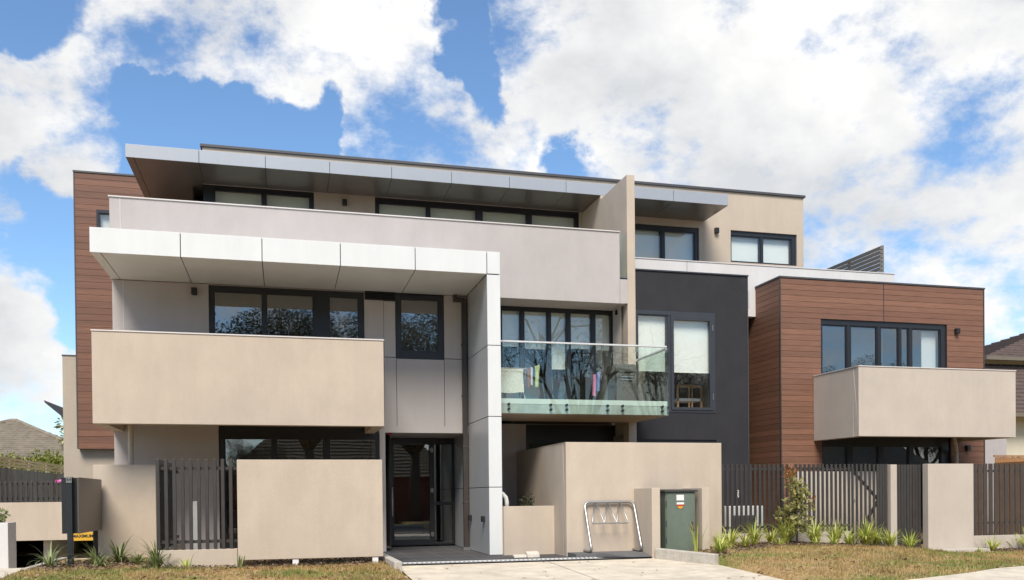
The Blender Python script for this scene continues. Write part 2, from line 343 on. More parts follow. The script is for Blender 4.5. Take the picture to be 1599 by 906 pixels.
# ------------------------------------------------------------------ mesh helpers
class MB:
    def __init__(s): s.v = []; s.f = []
    def q(s, *pts):
        i = len(s.v); s.v += [tuple(p) for p in pts]; s.f.append(tuple(range(i, i + len(pts)))); return s
    def box(s, x0, x1, y0, y1, z0, z1):
        if x0 > x1: x0, x1 = x1, x0
        if y0 > y1: y0, y1 = y1, y0
        if z0 > z1: z0, z1 = z1, z0
        i = len(s.v)
        s.v += [(x0, y0, z0), (x1, y0, z0), (x1, y1, z0), (x0, y1, z0), (x0, y0, z1), (x1, y0, z1), (x1, y1, z1), (x0, y1, z1)]
        for f in ((0, 3, 2, 1), (4, 5, 6, 7), (0, 1, 5, 4), (1, 2, 6, 5), (2, 3, 7, 6), (3, 0, 4, 7)): s.f.append(tuple(i + k for k in f))
        return s
    def prism(s, poly, axis, a, b):
        """poly: 2D outline; extruded along axis 'x','y' or 'z' from a to b"""
        def P(p, t):
            return {'x': (t, p[0], p[1]), 'y': (p[0], t, p[1]), 'z': (p[0], p[1], t)}[axis]
        i = len(s.v); n = len(poly)
        s.v += [P(p, a) for p in poly] + [P(p, b) for p in poly]
        s.f.append(tuple(range(i, i + n))); s.f.append(tuple(range(i + 2 * n - 1, i + n - 1, -1)))
        for k in range(n): s.f.append((i + k, i + (k + 1) % n, i + n + (k + 1) % n, i + n + k))
        return s
    def bar(s, p, q, w, h=None):
        """square bar between two points"""
        h = h or w; p = Vector(p); q = Vector(q); d = (q - p).normalized()
        u = d.cross(Vector((0, 1, 0))); u = u if u.length > .05 else d.cross(Vector((1, 0, 0))); u.normalize(); w2 = d.cross(u).normalized()
        c = [(-1, -1), (1, -1), (1, 1), (-1, 1)]; i = len(s.v)
        for e in (p, q): s.v += [tuple(e + u * (a * w / 2) + w2 * (b * h / 2)) for a, b in c]
        for f in ((3, 2, 1, 0), (4, 5, 6, 7), (0, 1, 5, 4), (1, 2, 6, 5), (2, 3, 7, 6), (3, 0, 4, 7)): s.f.append(tuple(i + k for k in f))
        return s
    def tube(s, pts, rad, n=8, cap=True):
        pts = [Vector(p) for p in pts]; rads = rad if isinstance(rad, (list, tuple)) else [rad] * len(pts)
        i0 = len(s.v); prev = None
        for k, p in enumerate(pts):
            d = (pts[min(k + 1, len(pts) - 1)] - pts[max(k - 1, 0)]).normalized()
            if prev is None:
                u = d.cross(Vector((0, 0, 1))); u = u if u.length > .05 else d.cross(Vector((1, 0, 0)))
            else: u = prev - d * prev.dot(d)
            u.normalize(); prev = u; w = d.cross(u)
            for j in range(n):
                a = 2 * math.pi * j / n; s.v.append(tuple(p + (u * math.cos(a) + w * math.sin(a)) * rads[k]))
        for k in range(len(pts) - 1):
            for j in range(n):
                a = i0 + k * n + j; b = i0 + k * n + (j + 1) % n; s.f.append((a, b, b + n, a + n))
        if cap:
            s.f.append(tuple(i0 + j for j in range(n - 1, -1, -1))); e = i0 + (len(pts) - 1) * n; s.f.append(tuple(e + j for j in range(n)))
        return s
    def wall(s, x0, x1, z0, z1, y, t, holes=(), axis='x'):
        """upright wall with real openings; axis 'x': runs along X with its face at y; axis 'y': runs along Y with its face at x=y"""
        xs = sorted({x0, x1, *[h[0] for h in holes], *[h[1] for h in holes]}); zs = sorted({z0, z1, *[h[2] for h in holes], *[h[3] for h in holes]})
        xs = [x for x in xs if x0 - 1e-6 <= x <= x1 + 1e-6]; zs = [z for z in zs if z0 - 1e-6 <= z <= z1 + 1e-6]
        def P(a, d, z): return (a, d, z) if axis == 'x' else (d, a, z)
        def solid(i, j):
            if not (0 <= i < len(xs) - 1 and 0 <= j < len(zs) - 1): return False
            cx, cz = (xs[i] + xs[i + 1]) / 2, (zs[j] + zs[j + 1]) / 2
            return not any(h[0] < cx < h[1] and h[2] < cz < h[3] for h in holes)
        y1 = y + t
        for i in range(len(xs) - 1):
            for j in range(len(zs) - 1):
                if not solid(i, j): continue
                a, b, c, d = xs[i], xs[i + 1], zs[j], zs[j + 1]
                s.q(P(a, y, c), P(b, y, c), P(b, y, d), P(a, y, d)); s.q(P(a, y1, c), P(a, y1, d), P(b, y1, d), P(b, y1, c))
                if not solid(i - 1, j): s.q(P(a, y, c), P(a, y, d), P(a, y1, d), P(a, y1, c))
                if not solid(i + 1, j): s.q(P(b, y, c), P(b, y1, c), P(b, y1, d), P(b, y, d))
                if not solid(i, j - 1): s.q(P(a, y, c), P(a, y1, c), P(b, y1, c), P(b, y, c))
                if not solid(i, j + 1): s.q(P(a, y, d), P(b, y, d), P(b, y1, d), P(a, y1, d))
        return s
    def build(s, name, mat, parent=None, bevel=0.0, smooth=False, loc=None):
        me = bpy.data.meshes.new(name); me.from_pydata(s.v, [], s.f)
        bm = bmesh.new(); bm.from_mesh(me)
        bmesh.ops.remove_doubles(bm, verts=bm.verts, dist=1e-5) if not smooth else None
        bmesh.ops.recalc_face_normals(bm, faces=bm.faces); bm.to_mesh(me); bm.free()
        if smooth:
            for p in me.polygons: p.use_smooth = True
        me.materials.append(MATS[mat])
        o = bpy.data.objects.new(name, me); COL.objects.link(o)
        if parent is not None: o.parent = parent
        if loc: o.location = loc
        if bevel:
            b = o.modifiers.new('bevel', 'BEVEL'); b.width = bevel; b.segments = 2; b.limit_method = 'ANGLE'; b.angle_limit = R(40); b.use_clamp_overlap = True
        return o
def raw(name, v, f, mat, parent=None, smooth=False):
    me = bpy.data.meshes.new(name); me.from_pydata(v, [], f); me.materials.append(MATS[mat])
    if smooth:
        for p in me.polygons: p.use_smooth = True
    o = bpy.data.objects.new(name, me); COL.objects.link(o)
    if parent is not None: o.parent = parent
    return o
def tag(o, label, cat, group=None, kind=None):
    if label: o['label'] = label
    if cat: o['category'] = cat
    if group: o['group'] = group
    if kind: o['kind'] = kind
    return o
def thing(name, label, cat, loc=(0, 0, 0), rz=0.0, group=None):
    o = bpy.data.objects.new(name, None); COL.objects.link(o); o.location = loc; o.rotation_euler = (0, 0, rz); o.empty_display_size = .2
    return tag(o, label, cat, group)
def kids(o): return [c for c in bpy.data.objects if c.parent == o]
def copy_tree(o, parent=None):
    c = o.copy(); COL.objects.link(c)
    if parent is not None: c.parent = parent
    for ch in kids(o): copy_tree(ch, c)
    return c
def structure(o): o['kind'] = 'structure'; return o
def text_mesh(name, s, size, mat, parent, loc, rot=(R(90), 0, 0), extrude=.002, align='CENTER', bold=0.0):
    cu = bpy.data.curves.new(name, 'FONT'); cu.body = s; cu.size = size; cu.extrude = extrude; cu.align_x = align; cu.align_y = 'CENTER'; cu.offset = bold
    t = bpy.data.objects.new(name, cu); COL.objects.link(t)
    dg = bpy.context.evaluated_depsgraph_get(); me = bpy.data.meshes.new_from_object(t.evaluated_get(dg))
    bpy.data.objects.remove(t); me.materials.clear(); me.materials.append(MATS[mat])
    o = bpy.data.objects.new(name, me); COL.objects.link(o); o.parent = parent; o.location = loc; o.rotation_euler = rot
    return o

# ------------------------------------------------------------------ ground
def lerp_tab(x, tab):
    if x <= tab[0][0]: return tab[0][1]
    for (a, b), (c, d) in zip(tab, tab[1:]):
        if x <= c: return b + (d - b) * (x - a) / (c - a)
    return tab[-1][1]
BASE = [(-30, -.2), (-3.97, -.2), (-3.93, .10), (-2, .07), (-.7, .04), (1.72, .04), (1.8, -.06), (7.2, -.06), (7.32, .10), (10.5, .08), (12.6, -.03), (13.9, -.19), (18, -.22), (40, -.25)]
def gz(x, y):
    z = lerp_tab(x, BASE)
    return z - .036 * max(0, 15.2 - max(y, 0)) * (1 if y > -6 else 1)
RAMP_X0, RAMP_X1 = -8.0, -3.93
def grid_coords(lo, hi, fine_lo, fine_hi, step, extra=()):
    c = [lo]; x = fine_lo
    far = []; d = step * 3; q = fine_lo
    while q - d > lo: q -= d; far.append(q); d *= 1.7
    c += sorted(far)
    while x < fine_hi + 1e-6: c.append(round(x, 4)); x += step
    d = step * 3; q = fine_hi
    while q + d < hi: q += d; c.append(q); d *= 1.7
    c.append(hi); c += list(extra)
    return sorted(set(c))
gx = grid_coords(-900, 900, -12, 26, .5, (1.72, 1.8, 7.2, 7.32, RAMP_X0, -3.97, -3.93, -3.3, 13.9))
gy = grid_coords(-900, 900, -8, 24, .5, (15.6, 17.45))
idx = {}; gv = []; gf = []
def gvert(x, y):
    k = (x, y)
    if k not in idx:
        idx[k] = len(gv); gv.append((x, y, gz(x, y) + (.012 * mnoise.noise((x * .7, y * .7, 1)) if (x < 1.7 or x > 7.4) and y < 14.5 else 0)))
    return idx[k]
for a, b in zip(gx, gx[1:]):
    for c, d in zip(gy, gy[1:]):
        mxx, myy = (a + b) / 2, (c + d) / 2
        if RAMP_X0 < mxx < RAMP_X1 and 15.6 < myy < 22: continue
        if RAMP_X0 < mxx < -3.3 and 17.45 < myy < 24: continue
        gf.append((gvert(a, c), gvert(b, c), gvert(b, d), gvert(a, d)))
structure(raw('lawn', gv, gf, 'lawn'))
# concrete driveway crossing the lawn
def sheet(name, x0, x1, ys, zf, mat, nx=1, thick=.0):
    b = MB(); xs = [x0 + (x1 - x0) * i / nx for i in range(nx + 1)]
    for i in range(nx):
        for c, d in zip(ys, ys[1:]):
            b.q((xs[i], c, zf(xs[i], c)), (xs[i + 1], c, zf(xs[i + 1], c)), (xs[i + 1], d, zf(xs[i + 1], d)), (xs[i], d, zf(xs[i], d)))
    return structure(b.build(name, mat))
dz = lambda x, y: -.012 - .036 * max(0, 15.2 - y)
sheet('driveway', 1.84, 7.22, [3.0, 5, 7, 9, 11, 13, 15.0], dz, 'concrete')
b = MB()
for yy in (12.2,): b.q((1.84, yy, dz(0, yy) + .004), (7.22, yy, dz(0, yy) + .004), (7.22, yy + .012, dz(0, yy + .012) + .004), (1.84, yy + .012, dz(0, yy + .012) + .004))
b.q((4.52, 5, dz(0, 5) + .004), (4.532, 5, dz(0, 5) + .004), (4.532, 15, dz(0, 15) + .004), (4.52, 15, dz(0, 15) + .004))
structure(b.build('driveway_joints', 'strip_grey'))
sheet('entry_paving', 1.80, 5.16, [15.0, 15.2, 20.4], lambda x, y: 0.0, 'paver_dark')
sheet('entry_paving', 5.16, 7.20, [15.0, 15.6], lambda x, y: 0.0, 'paver_dark')
b = MB()
b.box(5.18, 6.95, 15.345, 15.9, -.1, .075)
b.q((5.7, 15.3445, .0745), (6.95, 15.3445, .0745), (6.95, 15.03, .012), (6.15, 15.03, .012)); b.q((5.7, 15.3445, .0745), (6.15, 15.03, .012), (5.7, 15.344, .012))
structure(b.build('raised_paving', 'paver_mid'))
# tile joints in the entry
b = MB()
for yy in (15.9, 16.9, 17.9, 18.9, 19.9): b.box(1.85, 3.86, yy, yy + .008, .0, .002)
for xx in (2.3, 2.9, 3.5): b.box(xx, xx + .008, 15.4, 20.3, .0, .0021)
structure(b.build('paving_joints', 'grout'))
# pale tactile strip: rows of small domes on a band
b = MB(); b.box(1.95, 5.17, 15.355, 15.385, .004, .009); structure(b.build('edge_band', 'strip_white'))
b = MB()
for k in range(43):
    x = 1.98 + k * .083
    b.prism([(x, 15.15), (x + .05, 15.15), (x + .085, 15.34), (x + .035, 15.34)], 'z', .004, .011)
structure(b.build('tactile_strip', 'strip_white'))
sheet('drain_strip', 1.84, 5.6, [15.0, 15.40], lambda x, y: .004, 'strip_grey')
# footpath and road towards the camera
sheet('footpath', -60, 1.8, [8.2, 9.6], lambda x, y: gz(x, y) + .02, 'concrete')
fp = MB(); xs_ = [7.3 + .5 * k for k in range(60)]
def fp_edge(x): return lerp_tab(x, [(7.2, 9.9), (9.7, 10.75), (12.0, 11.9), (14, 12.1), (60, 12.1)])
for a, c in zip(xs_, xs_[1:]):
    for s0, s1 in ((0, .5), (.5, 1)):
        ya, yc = 9.0 + (fp_edge(a) - 9.0) * s0, 9.0 + (fp_edge(a) - 9.0) * s1; yb, yd = 9.0 + (fp_edge(c) - 9.0) * s0, 9.0 + (fp_edge(c) - 9.0) * s1
        fp.q((a, ya, gz(a, ya) + .045), (c, yb, gz(c, yb) + .045), (c, yd, gz(c, yd) + .045), (a, yc, gz(a, yc) + .045))
structure(fp.build('footpath', 'concrete'))
sheet('road', -300, 300, [-7.5, 2.6], lambda x, y: -.53, 'asphalt')
for y0, y1 in ((2.6, 2.85), (-7.75, -7.5)):
    b = MB(); b.box(-300, 300, y0, y1, -.6, -.40); structure(b.build('road_kerb', 'kerb_concrete'))
# garage ramp going down at the far left
b = MB()
b.q((RAMP_X0, 8.0, -.12), (RAMP_X1, 8.0, -.12), (RAMP_X1, 15.7, .075), (RAMP_X0, 15.7, .075))
b.q((RAMP_X0, 15.7, .075), (RAMP_X1, 15.7, .075), (RAMP_X1, 16.2, .02), (RAMP_X0, 16.2, .02))
b.q((RAMP_X0, 16.2, .02), (RAMP_X1 + .63, 16.2, .02), (RAMP_X1 + .63, 23, -2.0), (RAMP_X0, 23, -2.0))
b.q((RAMP_X0, 23, -2.0), (RAMP_X1 + 8, 23, -2.0), (RAMP_X1 + 8, 30, -2.0), (RAMP_X0, 30, -2.0))
structure(b.build('garage_ramp', 'concrete'))
b = MB(); b.box(RAMP_X1, RAMP_X1 + .12, 15.6, 17.6, -2.2, .02); b.box(RAMP_X1, -3.2, 17.46, 17.6, -2.2, .02); b.box(-3.3, -3.2, 17.6, 23, -2.2, .02); b.box(RAMP_X0 - .2, RAMP_X0, 15.6, 30, -2.2, .0)
structure(b.build('ramp_retaining', 'kerb_concrete'))

# ------------------------------------------------------------------ the apartment building
B = thing('apartment_building', 'three storey modern apartment building with timber cladding, pale balconies and metal canopies', 'building')
YF = 18.674; YC = 16.716; YD = 20.32; YG = 19.491; YW = 21.734; YK = 18.745; YB = 19.198; YP = 20.339
def part(mb, name, mat, bevel=0.0, label=None):
    o = mb.build(name, mat, B, bevel)
    if label: o['label'] = label
    return o
def window(x0, x1, z0, z1, y, mull=(), fw=.07, top=None, bot=None, depth=.09, blinds=(), blind_mat='blind', room=3.2, roommat='room', glass='glass_window', transom=(), frame='frame_dark', left=None, rgt=None, thin=.0):
    """aluminium window: frame with mullions [(x, width)], a pane in each light, optional blinds [(light index, z of its lower edge)], and the room behind"""
    top = top or fw; bot = bot or fw; left = left or fw; rgt = rgt or fw
    f = MB(); yb = y + depth
    f.box(x0, x0 + left, y, yb, z0, z1); f.box(x1 - rgt, x1, y, yb, z0, z1)
    f.box(x0 + left, x1 - rgt, y, yb, z1 - top, z1); f.box(x0 + left, x1 - rgt, y, yb, z0, z0 + bot)
    edges = [x0 + left]
    for mxp, mw in mull:
        f.box(mxp - mw / 2, mxp + mw / 2, y + .006, yb - .004, z0 + bot, z1 - top); edges += [mxp - mw / 2, mxp + mw / 2]
    edges.append(x1 - rgt)
    for k in range(0, len(edges), 2):
        for tz in transom: f.box(edges[k], edges[k + 1], y + .012, yb - .01, tz - .025, tz + .025)
    fo = f.build('window', frame, B)
    for k in range(0, len(edges), 2):
        a, c = edges[k], edges[k + 1]
        # sash rim, then the pane
        s_ = MB(); t_ = .028
        s_.box(a, a + t_, y + .02, yb - .02, z0 + bot, z1 - top); s_.box(c - t_, c, y + .02, yb - .02, z0 + bot, z1 - top)
        s_.box(a + t_, c - t_, y + .02, yb - .02, z1 - top - t_, z1 - top); s_.box(a + t_, c - t_, y + .02, yb - .02, z0 + bot, z0 + bot + t_)
        s_.build('sash', frame, fo)
        g = MB(); g.q((a, y + .045, z0 + bot), (c, y + .045, z0 + bot), (c, y + .045, z1 - top), (a, y + .045, z1 - top)); g.build('pane', glass, fo)
    for bl in blinds:
        k, zl = bl[0], bl[1]; a, c = edges[2 * k], edges[2 * k + 1]
        bb = MB(); bb.box(a + .02, c - .02, yb + .05, yb + .056, zl, z1 - top - .01); bb.tube([(a + .02, yb + .052, zl), (c - .02, yb + .052, zl)], .013, 6); bb.build('blind', bl[2] if len(bl) > 2 else blind_mat, fo)
    if room:
        r = MB(); a, c = x0 - .25, x1 + .25; za, zc = z0 - .05, z1 + .12; y0 = yb + .12; y1 = y0 + room
        r.q((a, y1, za), (c, y1, za), (c, y1, zc), (a, y1, zc)); r.q((a, y0, za), (a, y1, za), (a, y1, zc), (a, y0, zc)); r.q((c, y0, za), (c, y0, zc), (c, y1, zc), (c, y1, za))
        r.q((a, y0, zc), (a, y1, zc), (c, y1, zc), (c, y0, zc)); r.q((a, y0, za), (c, y0, za), (c, y1, za), (a, y1, za))
        r.build('room_interior', roommat, fo)
    return fo
def wall_light(x, y, z):
    b = MB(); b.box(x - .055, x + .055, y - .10, y - .004, z - .07, z + .07); b.box(x - .03, x + .03, y - .03, y + .01, z - .04, z + .04)
    o = part(b, 'wall_light', 'lamp_black', .008); return o

# --- level 2 front: rendered left part with sliding doors, panelled right part
part(MB().wall(-3.214, 2.07, .0, 5.47, YF, .25, holes=[(-1.426, 1.671, 2.85, 5.462), (-1.27, 1.96, .12, 2.648)]), 'facade_wall', 'render_grey', .006)
part(MB().box(-3.022, -3.010, YF - .004, YF + .01, 2.9, 5.46), 'wall_joint', 'capping_light')
window(-1.426, 1.671, 2.85, 5.462, YF + .05, mull=[(-.347, .055), (.79, .30)], fw=.085, top=.10, rgt=.105, roommat='room')
window(-1.27, 1.96, .12, 2.648, YF + .05, mull=[(-.19, .06), (.865, .09)], fw=.10, top=.255, rgt=.05, roommat='room')
part(MB().wall(2.07, 3.866, 2.53, 5.47, YF + .022, .228, holes=[(2.34, 3.34, 4.1, 5.44)]), 'facade_backing', 'backing')
pm = MB(); G = .006
for (a, c, d, e) in [(2.07, 2.33, 2.517, 4.108), (2.334, 3.356, 2.517, 4.088), (3.36, 3.862, 2.517, 4.108), (3.36, 3.862, 4.116, 5.474), (1.70, 2.322, 4.116, 5.296), (2.07, 2.322, 2.9, 2.91)]:
    if a == 1.70: a = 2.074
    pm.box(a + G / 2, c - G / 2, YF, YF + .022, d + G / 2, e - G / 2)
part(pm, 'facade_panels', 'panel_grey', .003)
part(MB().box(1.675, 2.07, YF - .001, YF + .02, 4.116, 5.296), 'facade_panels', 'panel_grey')
# louvre vent
v = MB(); v.box(1.68, 2.325, YF - .022, YF - .004, 5.30, 5.468)
for k in range(5): v.prism([(YF - .045, 5.312 + k * .031), (YF - .022, 5.330 + k * .031), (YF - .022, 5.336 + k * .031), (YF - .045, 5.318 + k * .031)], 'x', 1.69, 2.315)
v.box(1.68, 2.325, YF - .05, YF - .022, 5.458, 5.47); v.box(1.68, 2.325, YF - .05, YF - .022, 5.298, 5.308)
part(v, 'vent_grille', 'frame_dark')
window(2.33, 3.348, 4.09, 5.445, YF - .01, fw=.092, top=.075, bot=.15, roommat='room', room=0)
part(MB().box(2.34, 3.34, YF + .6, YF + .61, 4.0, 5.47), 'room_interior', 'room')
# underside of the overhang and the entry
part(MB().box(1.95, 3.866, YF + .001, YD + .2, 2.518, 2.66), 'entry_soffit', 'panel_grey')
part(MB().box(1.96, 2.08, YF + .02, YD + .2, 0, 2.52), 'entry_side', 'render_grey')
d = MB()
for a, c in ((2.083, 2.16), (2.34, 2.445), (3.28, 3.39), (3.815, 3.864)): d.box(a, c, YD, YD + .09, .03, 2.50)
for a, c in ((2.16, 2.34), (2.445, 3.28), (3.39, 3.815)): d.box(a, c, YD, YD + .09, 2.37, 2.50)
d.box(2.445, 3.28, YD, YD + .09, .03, .17); d.box(3.39, 3.815, YD, YD + .09, .96, 1.03); d.box(3.39, 3.815, YD, YD + .09, .03, .09); d.box(2.16, 2.34, YD, YD + .09, .03, .17)
do = part(d, 'entry_door', 'frame_dark', .004)
for a, c, e, g in ((2.445, 3.28, .17, 2.37), (3.39, 3.815, 1.03, 2.37), (3.39, 3.815, .09, .96), (2.16, 2.34, .17, 2.37)):
    q = MB(); q.q((a, YD + .05, e), (c, YD + .05, e), (c, YD + .05, g), (a, YD + .05, g)); q.build('pane', 'glass_window', do)
h = MB(); h.tube([(2.40, YD - .07, .70), (2.40, YD - .07, 1.38)], .018, 10); h.tube([(2.40, YD - .07, .73), (2.40, YD, .73)], .012, 8); h.tube([(2.40, YD - .07, 1.35), (2.40, YD, 1.35)], .012, 8)
h.build('handle', 'steel_bright', do, smooth=True)
for zz in (.28, 1.30, 2.24):
    q = MB(); q.tube([(3.335, YD - .012, zz - .06), (3.335, YD - .012, zz + .06)], .016, 8); q.box(3.30, 3.37, YD - .006, YD + .002, zz - .045, zz + .045); q.build('hinge', 'steel', do)
r = MB(); a, c, za, zc, y0, y1 = 1.9, 3.9, .02, 2.55, YD + .12, YD + 5
r.q((a, y1, za), (c, y1, za), (c, y1, zc), (a, y1, zc)); r.q((a, y0, za), (a, y1, za), (a, y1, zc), (a, y0, zc)); r.q((c, y0, za), (c, y0, zc), (c, y1, zc), (c, y1, za)); r.q((a, y0, zc), (a, y1, zc), (c, y1, zc), (c, y0, zc)); r.q((a, y0, za), (c, y0, za), (c, y1, za), (a, y1, za))
r.build('lobby_interior', 'room', do)
part(MB().box(2.14, 2.24, YF + .06, YF + .14, 2.47, 2.517), 'fire_alarm', 'alarm_red', .015)

# --- white canopy and its blade column
core = MB(); core.box(-3.20, 3.90, YC + .02, YF - .004, 5.50, 5.89); core.box(3.89, 4.105, YC + .02, YD - .05, .02, 5.89)
part(core, 'canopy_core', 'backing')
cj = [-3.229, -1.741, -.339, 1.066, 2.468, 3.867]
pm = MB(); g = .007
for a, c in zip(cj, cj[1:]): pm.box(a + (g if a > -3.2 else 0), c - g, YC, YC + .02, 5.479, 5.915)
part(pm, 'canopy_fascia', 'metal_white', .004)
sm = MB(); prev = None
cuts = [-3.229, -3.06] + cj[1:]
for a, c in zip(cuts, cuts[1:]): sm.box(a + g, c - g, YC + .021, YF, 5.479, 5.50)
sm.box(-3.229, -3.2, YC + .02, YF, 5.501, 5.915); sm.box(-3.2, 3.867, YC + .021, YF - .003, 5.895, 5.914)
part(sm, 'canopy_soffit', 'metal_white', .003)
zj = [0.0, 1.328, 2.709, 4.095, 5.472]
pm = MB()
for a, c in zip(zj, zj[1:]): pm.box(3.867, 4.128, YC, YC + .02, a + g, c - g)
pm.box(3.867 + g, 4.128, YC, YC + .02, 5.486, 5.915)
part(pm, 'column_front', 'metal_white', .004)
pm = MB()
for a, c in zip(zj, zj[1:]):
    pm.box(3.867, 3.887, YC + .021, YD - .02, a + g, c - g if c < 5.4 else 5.474); pm.box(4.108, 4.128, YC + .021, YG, a + g, c - g)
part(pm, 'column_side', 'metal_silver', .003)
for yy in (17.15, 18.42):
    q = MB(); q.box(3.80, 3.868, yy - .05, yy + .05, .64, .76); part(q, 'wall_light', 'lamp_black', .008)
# square downpipe with its offset head
q = MB(); q.box(3.735, 3.838, YF - .105, YF - .02, .06, 5.38); q.box(3.555, 3.838, YF - .107, YF - .018, 5.33, 5.41); q.box(3.555, 3.63, YF - .108, YF - .017, 5.40, 5.478)
for zz in (1.0, 2.2, 3.3, 4.4): q.box(3.725, 3.848, YF - .11, YF - .0, zz, zz + .035)
dp = part(q, 'downpipe', 'pipe_bronze', .004)
MB().box(3.71, 3.86, YF - .13, YF + .0, .0, .06).build('shoe', 'steel_dull', dp)

# --- left balcony
bal = MB(); X0, X1 = -3.229, 1.851; Y0 = 16.754; zb, zt = 2.495, 4.115
bal.box(X0, X1, Y0, Y0 + .2, zb, zt); bal.box(X0, X0 + .2, Y0 + .2, YF - .002, zb, zt); bal.box(X1 - .2, X1, Y0 + .2, YF - .002, zb, zt)
bo = part(bal, 'balcony', 'render_beige', .008, label='long beige rendered balcony over the front lawn')
MB().box(X0 + .2, X1 - .2, Y0 + .2, YF - .002, 2.76, 2.93).build('balcony_slab', 'render_beige', bo)
cp = MB(); cp.box(X0 - .012, X1 + .012, Y0 - .015, Y0 + .215, zt, zt + .025); cp.box(X0 - .012, X0 + .215, Y0 + .215, YF - .005, zt, zt + .025); cp.box(X1 - .215, X1 + .012, Y0 + .215, YF - .005, zt, zt + .025)
cp.build('capping', 'capping_light', bo, .004)
q = MB(); q.tube([(-2.79, 17.9, .0), (-2.79, 17.9, 2.76)], .05, 14); part(q, 'downpipe', 'pipe_beige')

# --- level 3 parapet, its recess below, and the blade wall beside it
pp = MB(); pp.box(-3.245, 7.405, YF + .006, YF + .2, 5.488, 7.085); pp.box(7.405, 7.59, YF + .006, YF + .2, 5.488, 6.03)
po = part(pp, 'parapet', 'render_grey', .006)
part(MB().box(-3.055, -3.043, YF + .0, YF + .02, 5.93, 7.08), 'wall_joint', 'capping_light')
cp = MB(); cp.box(-3.265, 7.415, YF - .018, YF + .225, 7.085, 7.11); cp.build('capping', 'capping_light', po, .004)
MB().box(-3.245, -3.045, YF + .2, YW, 5.488, 7.085).build('return_wall', 'render_grey', po)
q = MB(); q.box(7.412, 7.585, YF + .05, YF + .062, 6.05, 7.06); q.build('glass_strip', 'glass_balustrade', po)
MB().box(7.405, 7.59, YF + .02, YF + .12, 6.031, 6.07).build('glass_channel', 'frame_dark', po)
part(MB().box(3.9, 7.60, YF + .2, YW, 5.489, 5.75), 'terrace_slab', 'render_grey')
part(MB().box(-3.0, 3.9, YF + .25, 24.5, 5.52, 5.76), 'terrace_slab', 'render_grey')
fn = MB(); fn.prism([(YF + .018, .0), (YF + .018, 8.408), (20.39, 8.408), (20.39, 8.50), (YW + .05, 8.50), (YW + .05, .0)], 'x', 7.592, 7.785)
part(fn, 'blade_wall', 'render_beige', .006)
# recess window behind the glass balcony
window(3.98, 7.585, 3.12, 5.487, YG, mull=[(4.80, .06), (5.325, .065), (5.97, .055), (6.443, .065), (7.052, .07)], fw=.07, top=.07, rgt=.075, blinds=[(0, 4.55), (1, 4.6), (2, 4.56), (3, 4.1), (4, 4.6), (5, 4.58)], room=3.4, glass='glass_blind')
q = MB(); q.box(7.50, 7.592, 19.18, 19.27, 5.34, 5.44); part(q, 'wall_light', 'lamp_black', .006)
q = MB(); q.box(4.15, 4.42, 18.95, 19.15, 5.455, 5.488); part(q, 'ceiling_light', 'lamp_black', .004)
# ground floor under the glass balcony
part(MB().wall(4.10, 7.592, 0, 2.80, YG, .2, holes=[(5.387, 7.5915, .12, 2.795)]), 'ground_wall', 'render_grey', .004)
window(5.387, 7.591, .12, 2.795, YG + .04, mull=[(6.5, .07)], fw=.075, top=.37, room=3)
q = MB(); q.box(4.128, 7.79, 17.03, YK, 2.80, 3.0); so = part(q, 'glass_balcony', 'render_beige', .004)
MB().box(4.128, 7.77, 17.012, 17.03, 2.995, 3.10).build('slab_edge', 'slab_edge', so)
MB().box(4.128, 7.77, 17.018, 17.03, 2.81, 2.992).build('slab_face', 'slab_stained', so)
MB().box(4.128, 7.77, 17.03, YG - .01, 3.001, 3.03).build('balcony_floor', 'kerb_concrete', so)
MB().box(7.77, 7.785, 17.03, YK - .01, 2.81, 3.10).build('slab_edge', 'slab_edge', so)
for a, c in ((4.13, 5.392), (5.400, 6.618), (6.626, 7.795)):
    MB().box(a, c, 16.980, 16.994, 2.80, 4.215).build('glass_panel', 'glass_balustrade', so)
for a, c in ((17.0, 17.87), (17.878, YK - .02)):
    MB().box(7.797, 7.811, a, c, 2.80, 4.215).build('glass_panel', 'glass_balustrade', so)
for x in (4.347, 5.221, 5.557, 6.437, 6.768, 7.651):
    for zz in (2.885, 2.982):
        q = MB(); q.tube([(x, 16.955, zz), (x, 17.02, zz)], .026, 12); q.build('standoff_bolt', 'frame_dark', so)
rl = MB(); rl.box(4.13, 7.76, 16.972, 17.03, 4.218, 4.25); rl.box(7.74, 7.79, 17.05, 18.60, 4.175, 4.215)
rl.build('handrail', 'steel_bright', so, .004)
for x in (4.75, 5.6, 6.35, 7.1): MB().box(x - .02, x + .02, 16.996, 17.03, 4.12, 4.217).build('rail_clip', 'steel', so)

# --- upper canopy
core = MB(); core.box(-3.19, 11.04, 20.425, YW + .05, 8.53, 8.77); core.box(-3.19, -1.80, YW, 24.14, 8.53, 8.77); part(core, 'canopy_core', 'backing')
uj = [-3.211, -1.718, -.318, 1.087, 2.488, 3.892, 5.296, 6.713, 8.13, 9.545, 11.056]
pm = MB(); sm = MB(); g = .005
for a, c in zip(uj, uj[1:]):
    pm.box(a + (g if a > -3.2 else 0), c - (g if c < 11 else 0), 20.401, 20.42, 8.508, 8.789)
pm.box(11.036, 11.056, 20.421, YW, 8.508, 8.789)
part(pm, 'canopy_fascia', 'fascia_silver', .003)
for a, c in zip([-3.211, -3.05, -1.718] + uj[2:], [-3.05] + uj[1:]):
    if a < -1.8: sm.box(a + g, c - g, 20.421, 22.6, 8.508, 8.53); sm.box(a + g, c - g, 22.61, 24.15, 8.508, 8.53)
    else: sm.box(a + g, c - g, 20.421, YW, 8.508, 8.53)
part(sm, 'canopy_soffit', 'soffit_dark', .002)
part(MB().box(-3.2, 11.04, 20.421, YW, 8.772, 8.788), 'canopy_top', 'fascia_silver')
